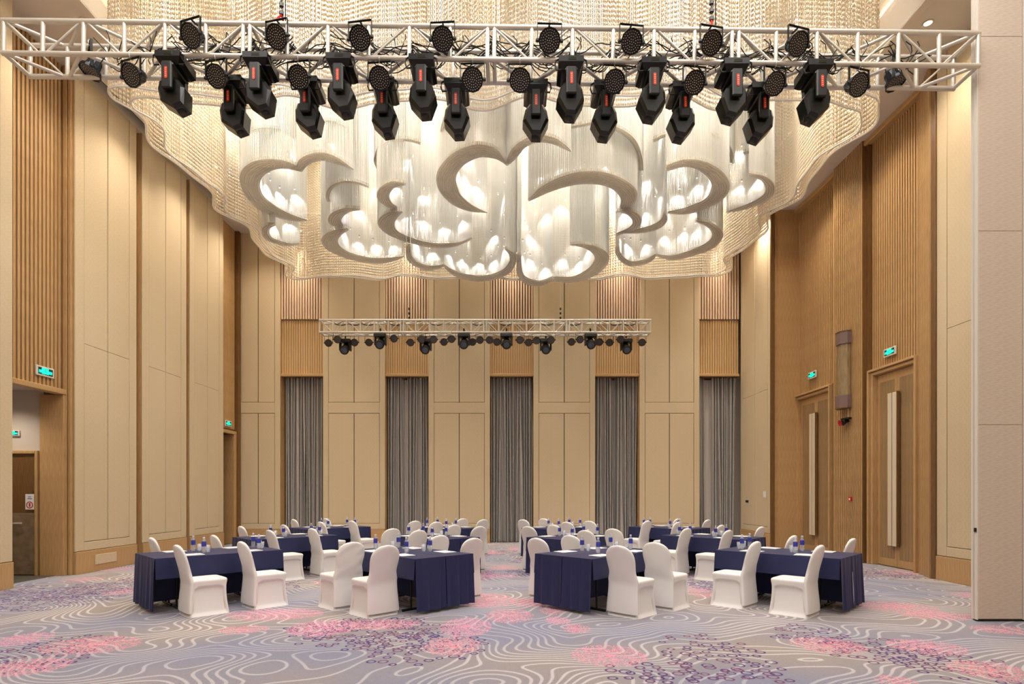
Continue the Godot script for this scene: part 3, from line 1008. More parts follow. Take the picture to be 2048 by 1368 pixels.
func build_chandelier() -> void:
	var o := thing("crystal_chandelier", "huge white crystal cloud chandelier hanging in the ceiling recess", "chandelier", V(0, 0, 0))
	slab(o, "mounting_plate", M.white, -6.6, 6.1, 11.5, 11.6, 9.2, 17.4)
	for k in LOBES: lobe(o, k, LOBES[k])
	# bare globes added between the clouds to brighten strands and net
	for k in [[-5.6, 10.3], [-3.0, 10.2], [-0.2, 10.0], [2.6, 10.2], [5.2, 10.5], [-5.9, 13.0], [-3.4, 16.2], [-0.3, 16.9], [3.2, 16.3], [5.5, 15.2]]:
		var at := V(k[0], 10.1, k[1])
		rod(o, "added_globe_stem", M.alu_bright, at + Vector3(0, 0.05, 0), V(k[0], 11.5, k[1]), 0.008, 6)
		var g := part(o, "added_globe", lathe([[0.0, -0.06], [0.035, -0.05], [0.058, -0.02], [0.06, 0.01], [0.045, 0.04], [0.0, 0.06]], 14), M.lamp)
		g.position = at
		var l := OmniLight3D.new()
		l.name = "added_globe_light"
		l.light_color = Color(1.0, 0.985, 0.95)
		l.light_energy = added_globe_energy
		l.light_size = 0.06
		l.omni_range = 30.0
		l.omni_attenuation = 2.0
		l.shadow_enabled = true
		o.add_child(l, true)
		l.position = at
	var n := thing("bead_curtain", "wavy cream bead net draped round the crystal clouds", "bead curtain", V(0, 0, 0))
	net_curtain(n, 0.0, 8.0, "outer_net")
	net_curtain(n, 0.22, 7.97, "inner_net")

# ---------------------------------------------------------------- lights of the room
func area(parent: Node, at: Vector3, size: Vector2, dirn: Vector3, e: float, c: Color) -> void:
	var a := AreaLight3D.new()
	a.name = "panel_light"
	a.area_size = size
	a.light_energy = e
	a.light_color = c
	a.area_range = 40.0
	a.shadow_enabled = true
	parent.add_child(a, true)
	a.position = at
	var up := Vector3(0, 0, 1) if absf(dirn.y) > 0.9 else Vector3.UP
	a.basis = Basis.looking_at(dirn, up)

func downlight(at: Vector3, label: String, e: float, ang: float, tilt := Vector3.ZERO) -> void:
	var o := thing("ceiling_downlight", label, "downlight", at, 0.0, "recessed ceiling downlights")
	part(o, "trim_ring", lathe([[0.065, 0.0], [0.09, 0.0], [0.092, -0.008], [0.066, -0.010], [0.062, 0.0]], 20), M.white)
	var g := part(o, "lens", cyl_mesh(16), M.lamp)
	g.transform = Transform3D(Basis.from_scale(Vector3(0.062, 0.004, 0.062)), Vector3(0, -0.003, 0))
	var s := SpotLight3D.new()
	s.name = "beam"
	s.light_color = Color(1.0, 0.94, 0.85)
	s.light_energy = e
	s.light_size = 0.06
	s.spot_angle = ang
	s.spot_angle_attenuation = 1.0
	s.spot_range = 30.0
	s.spot_attenuation = 2.0
	s.shadow_enabled = true
	o.add_child(s, true)
	s.position = Vector3(0, -0.012, 0)
	s.basis = Basis.looking_at((Vector3.DOWN + tilt).normalized(), Vector3(0, 0, 1))

func build_lamps() -> void:
	# added fill light panels in the recess above the crystal
	for k in [[-3.2, 11.4], [2.8, 11.4], [-3.2, 15.2], [2.8, 15.2]]:
		var o := thing("added_recess_fill", "added fill light panel above the crystal, %s %s of the recess" % ["near" if k[1] < 13 else "far", "left" if k[0] < 0 else "right"], "ceiling light", V(k[0], 11.47, k[1]), 0.0, "added fill panels above the chandelier")
		box(o, "frame", M.white, Vector3(0, 0.012, 0), Vector3(5.0, 0.03, 3.2), 0.005)
		box(o, "diffuser", M.lamp_soft, Vector3(0, -0.008, 0), Vector3(4.9, 0.01, 3.1))
		area(o, Vector3(0, -0.02, 0), Vector2(4.9, 3.1), Vector3.DOWN, panel_energy, Color(1.0, 0.965, 0.91))
	# cove strips along the recess edge
	for k in [[-7.0, "left"], [6.75, "right"]]:
		var o := thing("cove_light", "warm cove light strip in the %s edge of the ceiling recess" % k[1], "cove light", V(k[0], 10.25, 13.4), 0.0, "cove strips of the recess")
		box(o, "strip", M.lamp_soft, Vector3.ZERO, Vector3(0.06, 0.02, 9.0))
		area(o, Vector3(0, 0.015, 0), Vector2(0.06, 9.0), Vector3.UP, cove_energy, Color(1.0, 0.90, 0.70))
	for k in [[8.9, "near"], [18.0, "far"]]:
		var o := thing("cove_light", "warm cove light strip in the %s edge of the ceiling recess" % k[1], "cove light", V(-0.1, 10.25, k[0]), 0.0, "cove strips of the recess")
		box(o, "strip", M.lamp_soft, Vector3.ZERO, Vector3(13.0, 0.02, 0.06))
		area(o, Vector3(0, 0.015, 0), Vector2(13.0, 0.06), Vector3.UP, cove_energy, Color(1.0, 0.90, 0.70))
	# soffit downlights
	var nm := ["nearest", "second", "third", "farthest"]
	var ds := [10.24, 12.5, 14.8, 17.1]
	for i in 4:
		downlight(V(7.15, 9.62, ds[i] - 0.3), "%s downlight in the right soffit above the doors" % nm[i], soffit_energy, 62.0)
		downlight(V(-7.45, CEIL, ds[i]), "%s downlight in the left soffit above the pilasters" % nm[i], soffit_energy, 62.0)
	for i in 5:
		downlight(V([-6.62, -3.27, 0.08, 3.46, 6.7][i], CEIL, 18.42), "downlight washing the slats over the %s curtain" % ["leftmost", "second left", "middle", "second right", "rightmost"][i], wash_energy, 30.0)
	# unseen fill panels, added overhead and behind the viewer
	for k in [[-4.4, 5.2], [0.0, 5.2], [4.2, 5.2], [-4.4, -1.5], [0.0, -1.5], [4.2, -1.5]]:
		var o := thing("added_ceiling_fill", "added white ceiling fill panel %s, out of view, %s" % ["overhead" if k[1] > 0 else "behind the viewer", "left" if k[0] < -1 else ("right" if k[0] > 1 else "centre")], "ceiling light", V(k[0], CEIL - 0.012, k[1]), 0.0, "added fill panels outside the view")
		box(o, "frame", M.white, Vector3.ZERO, Vector3(2.5, 0.022, 2.5), 0.004)
		box(o, "diffuser", M.lamp_soft, Vector3(0, -0.014, 0), Vector3(2.4, 0.006, 2.4))
		area(o, Vector3(0, -0.025, 0), Vector2(2.4, 2.4), Vector3.DOWN, front_energy if k[1] > 0 else back_energy, Color(1.0, 0.985, 0.97))
	# vestibule lamp
	downlight(V(-9.6, 3.6, 10.6), "small downlight in the vestibule behind the left doorway", 3.0, 65.0)

var added_globe_energy := 2.0
var panel_energy := 22.0
var cove_energy := 2.5
var soffit_energy := 9.0
var wash_energy := 16.0
var front_energy := 15.0
var back_energy := 14.0

# ---------------------------------------------------------------- trusses
func truss(called: String, label: String, L: float, S: float, cell: float, rc: float, modules: int, at: Vector3, tilt: float, alu: Material) -> Node3D:
	# origin at the middle of the lower front chord; S is the side
	var o := thing(called, label, "truss", at)
	o.rotation.z = tilt
	var c := [Vector3(0, 0, 0), Vector3(0, S, 0), Vector3(0, S, -S), Vector3(0, 0, -S)]
	var n := int(round(L / cell))
	var ml := L / modules
	for q in c:
		for k in modules:
			rod(o, "chord", alu, q + Vector3(-L / 2 + ml * k, 0, 0), q + Vector3(-L / 2 + ml * (k + 1), 0, 0), rc, 10)
	var per := int(round(float(n) / modules))
	for i in n + 1:
		var x := -L / 2 + cell * i
		var joint := i % per == 0 and i > 0 and i < n
		var offs := [-rc * 1.35, rc * 1.35] if joint else [0.0]
		if i == 0: x += rc * 0.6
		if i == n: x -= rc * 0.6
		for e in offs:
			var xx := Vector3(x + e, 0, 0)
			rod(o, "post", alu, c[0] + xx, c[1] + xx, rc * 0.82, 8)
			rod(o, "post", alu, c[3] + xx, c[2] + xx, rc * 0.82, 8)
			if joint or i == 0 or i == n:
				rod(o, "crossbar", alu, c[0] + xx, c[3] + xx, rc * 0.82, 8)
				rod(o, "crossbar", alu, c[1] + xx, c[2] + xx, rc * 0.82, 8)
	for i in n:
		var a := Vector3(-L / 2 + cell * i + rc, 0, 0)
		var b := Vector3(-L / 2 + cell * (i + 1) - rc, 0, 0)
		var up := i % 2 == 0
		rod(o, "brace", alu, (c[1] if up else c[0]) + a, (c[0] if up else c[1]) + b, rc * 0.45, 6)
		rod(o, "brace", alu, (c[2] if up else c[3]) + a, (c[3] if up else c[2]) + b, rc * 0.45, 6)
		rod(o, "brace", alu, (c[0] if up else c[3]) + a, (c[3] if up else c[0]) + b, rc * 0.7, 6)
		rod(o, "brace", alu, (c[1] if up else c[2]) + a, (c[2] if up else c[1]) + b, rc * 0.7, 6)
	return o

func add_ring(st: SurfaceTool, c: Vector3, r: float, t: float, axis: int) -> void:
	var p := PackedVector3Array()
	for k in 12:
		var a := TAU * k / 12.0
		p.append(c + (Vector3(0, cos(a), sin(a)) if axis == 0 else Vector3(cos(a), sin(a), 0)) * r)
	add_tube(st, p, t, 5, true)

# beam moving head hanging from a chord; origin on the chord axis
func moving_head(roll: float, label: String, at: Vector3, group: String) -> Node3D:
	var o := thing("moving_head_light", label, "stage light", at, 0.0, group)
	if not cache.has("mh_clamp"):
		var st := st_new()
		add_ring(st, Vector3(-0.07, 0, 0), 0.038, 0.008, 0)
		add_ring(st, Vector3(0.07, 0, 0), 0.038, 0.008, 0)
		add_cbox(st, Vector3(0, -0.05, 0), Vector3(0.22, 0.02, 0.06), 0.004)
		cache["mh_clamp"] = done(st)
		st = st_new()
		# housing: tapers downwards, wide box with a sloping back
		var t := [Vector3(-0.15, -0.06, 0.17), Vector3(0.15, -0.06, 0.17), Vector3(0.15, -0.06, -0.20), Vector3(-0.15, -0.06, -0.20)]
		var md := [Vector3(-0.15, -0.13, 0.17), Vector3(0.15, -0.13, 0.17), Vector3(0.15, -0.17, -0.20), Vector3(-0.15, -0.17, -0.20)]
		var bt := [Vector3(-0.11, -0.20, 0.12), Vector3(0.11, -0.20, 0.12), Vector3(0.11, -0.21, -0.17), Vector3(-0.11, -0.21, -0.17)]
		for k in 4:
			var e := (k + 1) % 4
			quad(st, t[k], md[k], md[e], t[e])
			quad(st, md[k], bt[k], bt[e], md[e])
		quad(st, t[0], t[1], t[2], t[3])
		quad(st, bt[3], bt[2], bt[1], bt[0])
		cache["mh_base"] = done(st)
		st = st_new()
		for s in [-1.0, 1.0]:
			var p := PackedVector3Array([Vector3(s * 0.15, -0.08, 0.13), Vector3(s * 0.185, -0.10, 0.13), Vector3(s * 0.192, -0.16, 0.13), Vector3(s * 0.175, -0.21, 0.13), Vector3(s * 0.12, -0.20, 0.12)])
			add_tube(st, p, 0.011, 6)
		cache["mh_handles"] = done(st)
		st = st_new()
		for s in [-1.0, 1.0]: add_cbox(st, Vector3(0, -0.36, s * 0.165), Vector3(0.125, 0.33, 0.055), 0.014)
		add_cbox(st, Vector3(0, -0.225, 0), Vector3(0.15, 0.04, 0.36), 0.012)
		cache["mh_yoke"] = done(st)
		cache["mh_head"] = prism(PackedVector2Array([Vector2(-0.085, 0.155), Vector2(0.085, 0.155), Vector2(0.135, 0.08), Vector2(0.165, -0.04), Vector2(0.075, -0.225), Vector2(-0.045, -0.225), Vector2(-0.165, -0.06), Vector2(-0.135, 0.08)]), 0.25, 0.035)
		cache["mh_lens"] = lathe([[0.0, -0.238], [0.05, -0.236], [0.052, -0.222], [0.07, -0.19]], 14)
		var lg := PackedVector2Array()
		for k in 16:
			var a := TAU * k / 16.0
			lg.append(Vector2(cos(a) * 0.018, sin(a) * 0.018 + (0.055 if sin(a) > 0 else -0.055)))
		cache["mh_logo"] = prism(lg, 0.004, 0.001)
		st = st_new()
		for k in 5:
			add_cbox(st, Vector3(0.0, 0.046 - 0.023 * k, 0.003), Vector3(0.016 - 0.004 * (k % 2), 0.010, 0.002), 0.0005)
		cache["mh_mark"] = done(st)
	part(o, "clamp", cache["mh_clamp"], M.black_satin)
	var bs := part(o, "base", cache["mh_base"], M.black)
	box(bs, "display", M.mh_display, Vector3(0.01, -0.095, 0.171), Vector3(0.10, 0.035, 0.004), 0.001)
	part(bs, "carry_handles", cache["mh_handles"], M.black_satin)
	var yk := part(o, "yoke", cache["mh_yoke"], M.mh_grey)
	var lg2 := part(yk, "red_badge", cache["mh_logo"], M.logo)
	lg2.position = Vector3(0, -0.345, 0.1945)
	var mk := part(yk, "badge_letters", cache["mh_mark"], M.logo_pale)
	mk.position = Vector3(0, -0.345, 0.1945)
	var hd := part(o, "head", cache["mh_head"], M.mh_head)
	hd.position = Vector3(0, -0.49, 0)
	hd.rotation.z = roll
	part(hd, "lens", cache["mh_lens"], M.black)
	var fin := box(hd, "rear_vent", M.black_satin, Vector3(0, 0.10, 0.118), Vector3(0.12, 0.07, 0.02), 0.004)
	fin.rotation.x = -0.25
	return o

func par_meshes() -> void:
	if cache.has("par_body"): return
	cache["par_body"] = lathe([[0.0, -0.20], [0.06, -0.20], [0.085, -0.15], [0.10, -0.05], [0.128, -0.03], [0.134, 0.0], [0.134, 0.012], [0.122, 0.012], [0.118, 0.0]], 12, false)
	cache["par_face"] = lathe([[0.0, 0.001], [0.119, 0.001]], 20)
	var st := st_new()
	for r in 5:
		var cnt := 1 if r == 0 else r * 6
		for k in cnt:
			var a := TAU * k / cnt + r * 0.13
			var c := Vector3(cos(a), 0, sin(a)) * r * 0.0262 + Vector3(0, 0.003, 0)
			for q in 6:
				var a0 := TAU * q / 6.0
				var a1 := TAU * (q + 1) / 6.0
				for p in [c + Vector3(0, 0.004, 0), c + Vector3(cos(a0), 0, sin(a0)) * 0.0056, c + Vector3(cos(a1), 0, sin(a1)) * 0.0056]: st.add_vertex(p)
	cache["par_leds"] = done(st)

func bracket(w: float, drop: float) -> ArrayMesh:
	var key := "br%.3f %.3f" % [w, drop]
	if not cache.has(key):
		var st := st_new()
		for s in [-1.0, 1.0]: add_cbox(st, Vector3(s * w, -drop / 2.0, 0), Vector3(0.008, absf(drop), 0.03), 0.002)
		add_cbox(st, Vector3(0, 0, 0), Vector3(w * 2.0, 0.008, 0.03), 0.002)
		for s in [-1.0, 1.0]: add_cbox(st, Vector3(s * w, -drop, 0), Vector3(0.04, 0.04, 0.04), 0.01)
		cache[key] = done(st)
	return cache[key]

# LED par can; at = centre of the can, hang > 0: chord above, < 0: chord below
func par_light(at: Vector3, yaw: float, down: float, hang: float, label: String, group: String, s := 1.0, fwd := 0.0) -> Node3D:
	par_meshes()
	var o := thing("par_light", label, "stage light", at, 0.0, group)
	var body := part(o, "can", cache["par_body"], M.par_shell)
	body.basis = Basis.from_euler(Vector3(PI / 2 + down, yaw, 0)).scaled(Vector3.ONE * s)
	part(body, "face", cache["par_face"], M.black)
	var l := part(body, "led_lenses", cache["par_leds"], M.led_lens)
	l.set_meta("kind", "stuff")
	var b := part(o, "bracket", bracket(0.146, hang / s), M.black_satin)
	b.basis = Basis.from_euler(Vector3(0, yaw, 0)).scaled(Vector3.ONE * s)
	b.position = Vector3(0, hang, 0)
	var st := st_new()
	add_ring(st, Vector3.ZERO, 0.036 * s, 0.007 * s, 0)
	var cl := part(o, "clamp", done(st) if not cache.has("pc%.2f" % s) else cache["pc%.2f" % s], M.alu_bright)
	cache["pc%.2f" % s] = cl.mesh
	cl.position = Vector3(0, hang + signf(hang) * 0.03 * s, -fwd)
	if fwd > 0.0: rod(o, "clamp_arm", M.black_satin, Vector3(0, hang, 0), Vector3(0, hang + 0.04, -fwd), 0.012, 8)
	return o

func small_head(at: Vector3, label: String) -> void:
	var o := thing("spot_head_light", label, "stage light", at, 0.0, "moving spot heads on the far truss")
	if not cache.has("sh_base"):
		cache["sh_base"] = cbox_mesh(Vector3(0.30, 0.10, 0.24), 0.02)
		var st := st_new()
		for s in [-1.0, 1.0]: add_cbox(st, Vector3(s * 0.125, -0.20, 0), Vector3(0.045, 0.26, 0.12), 0.012)
		cache["sh_yoke"] = done(st)
		cache["sh_head"] = lathe([[0.0, -0.15], [0.07, -0.15], [0.098, -0.10], [0.10, 0.05], [0.112, 0.07], [0.112, 0.14], [0.092, 0.155], [0.075, 0.15]], 16, false)
		cache["sh_lens"] = lathe([[0.0, 0.165], [0.04, 0.160], [0.074, 0.15]], 16)
	part(o, "base", cache["sh_base"], M.black).position = Vector3(0, -0.09, 0)
	part(o, "yoke", cache["sh_yoke"], M.black)
	var hd := part(o, "head", cache["sh_head"], M.black_satin)
	hd.position = Vector3(0, -0.27, 0)
	hd.rotation.x = PI / 2 + 0.55
	part(hd, "lens", cache["sh_lens"], M.lens)
	rod(o, "clamp", M.black_satin, Vector3(0, -0.05, 0), Vector3(0, 0.09, 0), 0.02, 8)
	o.scale = Vector3.ONE * 1.15

func ordinal(i: int) -> String:
	return ["1st", "2nd", "3rd", "4th", "5th", "6th", "7th", "8th", "9th", "10th", "11th", "12th", "13th", "14th", "15th", "16th", "17th", "18th", "19th", "20th", "21st", "22nd", "23rd", "24th"][i]

func build_trusses() -> void:
	var L := 12.0
	var tilt := -0.0133
	var cx := -0.225
	var D := 7.15
	truss("lighting_truss", "long silver box truss across the top with black stage lights", L, 0.4, 0.5, 0.031, 4, V(cx, 6.92, D), tilt, M.alu)
	var yb := func(x: float) -> float: return 6.92 + tilt * (x - cx)
	var px := func(p: float, d: float) -> float: return (p - 1018.0) / 1165.0 * d
	var i := 0
	# beam heads under the front chord
	for p in [350, 521, 684, 846, 1140, 1302, 1464, 1628]:
		var x: float = px.call(p, D)
		moving_head(clampf(-x * 0.10, -0.42, 0.5), "black beam moving head under the front chord, %s from left" % ordinal(i), V(x, yb.call(x), D), "beam heads on the front chord")
		i += 1
	i = 0
	for p in [470, 619, 770, 914, 1071, 1208, 1362, 1517]:
		var x: float = px.call(p, D + 0.4)
		moving_head(clampf(-x * 0.10, -0.40, 0.45), "black beam moving head under the rear chord, %s from left" % ordinal(i), V(x, yb.call(x), D + 0.4), "beam heads on the rear chord")
		i += 1
	i = 0
	for p in [381, 553, 720, 885, 1099, 1263, 1423, 1597]:
		var x: float = px.call(p, D)
		par_light(V(x * 0.979, yb.call(x) + 0.125, D - 0.15), x * 0.075, 0.62, 0.205, "black LED par can in the upper row on the truss front, %s from left" % ordinal(i), "par cans on the upper front chord", 1.0, 0.15)
		i += 1
	i = 0
	for p in [262, 432, 597, 759, 945, 1040, 1229, 1389, 1550, 1718]:
		var x: float = px.call(p, D)
		par_light(V(x, yb.call(x) - 0.25, D), x * 0.06, 0.55, 0.20, "black LED par can hanging under the truss, %s from left" % ordinal(i), "par cans hanging under the front chord")
		i += 1
	for k in [[188, "left"], [1785, "right"]]:
		var x: float = px.call(k[0], D + 0.4)
		par_light(V(x, yb.call(x) + 0.02, D + 0.33), x * 0.16, 1.15, 0.34, "dark par can clamped inside the %s end of the truss" % k[1], "par cans inside the truss ends")
	# cable looms inside the truss
	for c in range(2, 23):
		var x0: float = cx - L / 2 + 0.5 * c
		var o := thing("cable_loom", "bundle of black power cables drooping inside the %s truss bay from left" % ordinal(c), "cable", V(x0, yb.call(x0), D + 0.2), 0.0, "cable looms inside the front truss")
		var nc := 10 if c < 21 and c > 3 else 3
		for k in nc:
			var st := st_new()
			var pts := PackedVector3Array()
			var ya := rng.randf_range(0.18, 0.36)
			var yz := rng.randf_range(0.18, 0.36)
			var sag := rng.randf_range(0.05, 0.22)
			var zz := rng.randf_range(-0.14, 0.14)
			for q in 9:
				var f := q / 8.0
				pts.append(Vector3(f * 0.52 - 0.01, lerpf(ya, yz, f) - sag * 4.0 * f * (1.0 - f) + 0.02 * sin(f * 9.0 + k), zz + 0.05 * sin(f * 6.0 + k * 2.0)))
			add_tube(st, pts, 0.0065, 5)
			part(o, "cable", done(st), M.cable)
		for k in 2:
			var st := st_new()
			var pts := PackedVector3Array()
			var xs := rng.randf_range(0.05, 0.45)
			for q in 7:
				var f := q / 6.0
				pts.append(Vector3(xs + 0.06 * sin(f * 5.0 + k), 0.32 - f * 0.42, 0.16 + 0.03 * sin(f * 7.0)))
			add_tube(st, pts, 0.006, 5)
			part(o, "cable_tail", done(st), M.cable)
	# chain hoists of the front truss
	for k in [[563, "left"], [1423, "right"]]:
		var x: float = px.call(k[0], D + 0.15)
		var y: float = yb.call(x) + 0.42
		var o := thing("chain_hoist", "black hoist chain and red sling lifting the truss, %s one" % k[1], "hoist", V(x, y, D + 0.15), 0.0, "chain hoists of the front truss")
		rod(o, "chain", M.black_satin, Vector3(0, 0.30, 0), Vector3(0, CEIL - y, 0), 0.012, 6)
		for q in 4: part(o, "hook_body", cbox_mesh(Vector3(0.055, 0.07, 0.045), 0.015), M.black).position = Vector3(0, 0.24 + q * 0.10, 0)
		rod(o, "sling", M.red, Vector3(0, 0.22, 0), Vector3(-0.05, 0.0, 0.14), 0.014, 6)
		rod(o, "sling", M.red, Vector3(0, 0.22, 0), Vector3(0.05, 0.0, -0.12), 0.014, 6)
		rod(o, "control_cable", M.cable, Vector3(0.05, 0.0, 0), Vector3(0.045, CEIL - y, 0.02), 0.008, 6)
	# far truss
	var D2 := 16.5
	var s2 := D2 / 1165.0
	var L2 := 664.0 * s2
	var c2 := (970.0 - 1018.0) * s2
	var y2 := 1.6 + (986.0 - 664.5) * s2
	truss("far_lighting_truss", "pale silver box truss hung before the far wall", L2, 0.345, L2 / 24.0, 0.029, 4, V(c2, y2, D2), 0.0, M.alu)
	i = 0
	for p in [684, 761, 848, 928, 1013, 1093, 1181, 1257]:
		var x: float = px.call(p, D2)
		small_head(V(x, y2 - [0.07, 0.0, 0.06, 0.0, 0.0, 0.06, 0.0, 0.06][i], D2 + ([0.345, 0.0, 0.345, 0.0, 0.0, 0.345, 0.0, 0.345][i] as float)), "small black moving head under the far truss, %s from left" % ordinal(i))
		i += 1
	var ys := [686, 679, 685, 685, 677, 685, 679, 679, 684, 678, 684, 680, 680, 684, 680, 685, 681, 680, 684, 679, 684, 685, 679, 685]
	i = 0
	for p in [657, 675, 709, 738, 788, 821, 843, 867, 888, 903, 945, 960, 979, 994, 1040, 1057, 1073, 1102, 1143, 1160, 1199, 1219, 1241, 1284]:
		var d := D2 if ys[i] < 682 else D2 + 0.345
		var x: float = px.call(p, d)
		var y: float = 1.6 + (986.0 - ys[i]) / 1165.0 * d
		par_light(V(x, y, d), 0.0, 0.35, y2 - 0.02 - y, "small par can under the far truss, %s from left" % ordinal(i), "par cans on the far truss", 0.82)
		i += 1
	for k in [[818, "left"], [1121, "right"]]:
		var x: float = px.call(k[0], D2 + 0.15)
		var o := thing("truss_cable", "thin hanging cable with black shackles above the far truss, %s one" % k[1], "cable", V(x, y2 + 0.37, D2 + 0.15), 0.0, "suspension cables of the far truss")
		rod(o, "steel_cable", M.alu, Vector3.ZERO, Vector3(0, 11.55 - y2, 0), 0.006, 6)
		for q in 3: part(o, "shackle", cbox_mesh(Vector3(0.05, 0.075, 0.04), 0.016), M.black).position = Vector3(0, 0.08 + q * 0.13, 0)
	for c in [1, 2, 3, 5, 8, 11, 13, 16, 18, 21, 22]:
		var x0: float = c2 - L2 / 2 + L2 / 24.0 * c
		var o := thing("cable_loom", "thin black cables inside the far truss, %s bay from left" % ordinal(c), "cable", V(x0, y2, D2 + 0.17), 0.0, "cable looms inside the far truss")
		for k in 2:
			var st := st_new()
			var pts := PackedVector3Array()
			for q in 7:
				var f := q / 6.0
				pts.append(Vector3(f * 0.39, 0.29 - 0.5 * (0.22 + 0.1 * k) * f * (1.0 - f) * 2.0 + 0.02 * k, 0.05 * k))
			add_tube(st, pts, 0.007, 5)
			part(o, "cable", done(st), M.cable)

# ---------------------------------------------------------------- furniture
func chair_mesh_skirt(wr: float) -> ArrayMesh:
	# seat and skirt in one cover: rounded rectangles lofted upwards, sides drawn in under an arch
	var st := st_new()
	var lev := [[0.0, 0.245, 0.262], [0.02, 0.243, 0.26], [0.08, 0.232, 0.25], [0.16, 0.222, 0.238], [0.24, 0.216, 0.230], [0.31, 0.213, 0.227], [0.36, 0.213, 0.227], [0.395, 0.215, 0.230], [0.425, 0.219, 0.236], [0.445, 0.221, 0.238], [0.462, 0.216, 0.233], [0.472, 0.200, 0.215], [0.478, 0.15, 0.17], [0.481, 0.0, 0.0]]
	var rows := []
	var n := 88
	var fine := []
	for i in lev.size() - 1:
		var steps := 4 if lev[i][0] < 0.42 else 2
		for q in steps:
			var f := q / float(steps)
			fine.append([lerpf(lev[i][0], lev[i + 1][0], f), lerpf(lev[i][1], lev[i + 1][1], f), lerpf(lev[i][2], lev[i + 1][2], f)])
	fine.append(lev[lev.size() - 1])
	for l in fine:
		var row := PackedVector3Array()
		for k in n:
			var a := TAU * (k + 0.5) / n
			var e := 0.26
			var cx := signf(cos(a)) * pow(absf(cos(a)), e)
			var cz := signf(sin(a)) * pow(absf(sin(a)), e)
			var x: float = cx * l[1]
			var z: float = cz * l[2]
			var y: float = l[0]
			# recessed field below an arch on all four sides
			var side := absf(cz) if absf(cx) > absf(cz) else absf(cx)
			var arch := 0.395 - 0.10 * pow(side, 4.0)
			var inn := smoothstep(0.90, 0.80, side + y * 0.22) * smoothstep(arch, arch - 0.02, y) * smoothstep(-0.01, 0.05, y)
			var dpt := 0.034 * inn
			if absf(cx) > absf(cz): x -= signf(cx) * dpt
			else: z -= signf(cz) * dpt
			if wr > 0.0 and y < 0.4:
				var w := wr * sin((x * 26.0 + z * 19.0 + y * 34.0)) * smoothstep(0.42, 0.1, y)
				x += signf(cx) * w
				z += signf(cz) * w
			row.append(Vector3(x, y, z))
		rows.append(row)
	sheet(st, rows, true)
	return done(st)

func chair_mesh_back(wr: float) -> ArrayMesh:
	var st := st_new()
	var rows := []
	var n := 36
	var H := 0.93
	var m := 26
	for j in m + 1:
		var f := j / float(m)
		var y := lerpf(0.05, H, 1.0 - pow(1.0 - f, 1.35))
		var hw := 0.0
		if y < 0.48: hw = lerpf(0.240, 0.2235, smoothstep(0.05, 0.40, y))
		else: hw = lerpf(0.2235, 0.200, smoothstep(0.46, 0.58, y)) + 0.014 * smoothstep(0.58, 0.74, y)
		if y > 0.74: hw *= sqrt(maxf(1.0 - pow((y - 0.74) / 0.1905, 2.6), 0.0))
		var cz := -0.212
		var th := 0.030
		if y > 0.46:
			var q := (y - 0.46) / 0.47
			cz = -0.212 - 0.105 * q - 0.02 * q * q
			th = lerpf(0.036, 0.024, q)
		elif y < 0.46:
			cz = lerpf(-0.236, -0.212, smoothstep(0.05, 0.46, y))
		if y > 0.9: th *= sqrt(maxf(1.0 - pow((y - 0.9) / 0.032, 2.0), 0.05))
		var row := PackedVector3Array()
		for k in n:
			var a := TAU * k / n
			var cx := signf(cos(a)) * pow(absf(cos(a)), 0.7)
			var sz := signf(sin(a)) * pow(absf(sin(a)), 0.55)
			var p := Vector3(cx * hw, y, cz + sz * th)
			# slight hollow across the back
			p.z += 0.018 * (cx * cx - 0.5) * smoothstep(0.45, 0.6, y)
			if wr > 0.0: p.z += wr * sin(p.x * 22.0 + y * 40.0) * smoothstep(0.1, 0.3, y)
			row.append(p)
		rows.append(row)
	sheet(st, rows, true)
	var c := PackedVector3Array()
	for k in n: c.append(rows[m][0].lerp(rows[m][n / 2], 0.5))
	sheet(st, [rows[m], c], true)
	return done(st)

func make_chair(wr: float) -> Node3D:
	var o := Node3D.new()
	o.name = "banquet_chair"
	part(o, "seat_cover", chair_mesh_skirt(wr), M.cover)
	part(o, "backrest", chair_mesh_back(wr), M.cover)
	for sx in [-1.0, 1.0]:
		for sz in [-1.0, 1.0]:
			rod(o, "leg", M.alu, Vector3(sx * 0.19, 0.0, sz * 0.20), Vector3(sx * 0.17, 0.44, sz * 0.18), 0.011, 8)
	return o

const TL := 1.70
const TW := 0.495
const TH := 0.735

func make_table() -> Node3D:
	# local x: length, z from 0 back to -TW
	var o := Node3D.new()
	o.name = "folding_table"
	box(o, "table_top", M.dark_wood, Vector3(TL / 2, TH - 0.016, -TW / 2), Vector3(TL - 0.02, 0.028, TW - 0.02), 0.005)
	for x in [0.34, TL - 0.34]:
		for z in [-TW / 2 - 0.07, -TW / 2 + 0.07]:
			rod(o, "leg", M.black_satin, Vector3(x, 0.03, z), Vector3(x, TH - 0.03, z), 0.014, 8)
		box(o, "foot", M.black_satin, Vector3(x, 0.016, -TW / 2), Vector3(0.035, 0.03, TW - 0.06), 0.006)
	return o

func drape(st: SurfaceTool, a: Vector3, b: Vector3, top: float, low: float, amp: float, waves: float, ph: float, outw: Vector3) -> void:
	var rows := []
	for j in 9:
		var f := j / 8.0
		var row := PackedVector3Array()
		for i in 41:
			var g := i / 40.0
			var fold := amp * (0.12 + 0.88 * f) * (sin(g * waves * TAU + ph) + 0.4 * sin(g * waves * 1.7 * TAU + ph * 2.0) + 0.5)
			row.append(a.lerp(b, g) + Vector3(0, lerpf(top, low, f), 0) + outw * (fold + 0.012 * f + 0.004))
		rows.append(row)
	sheet(st, rows)

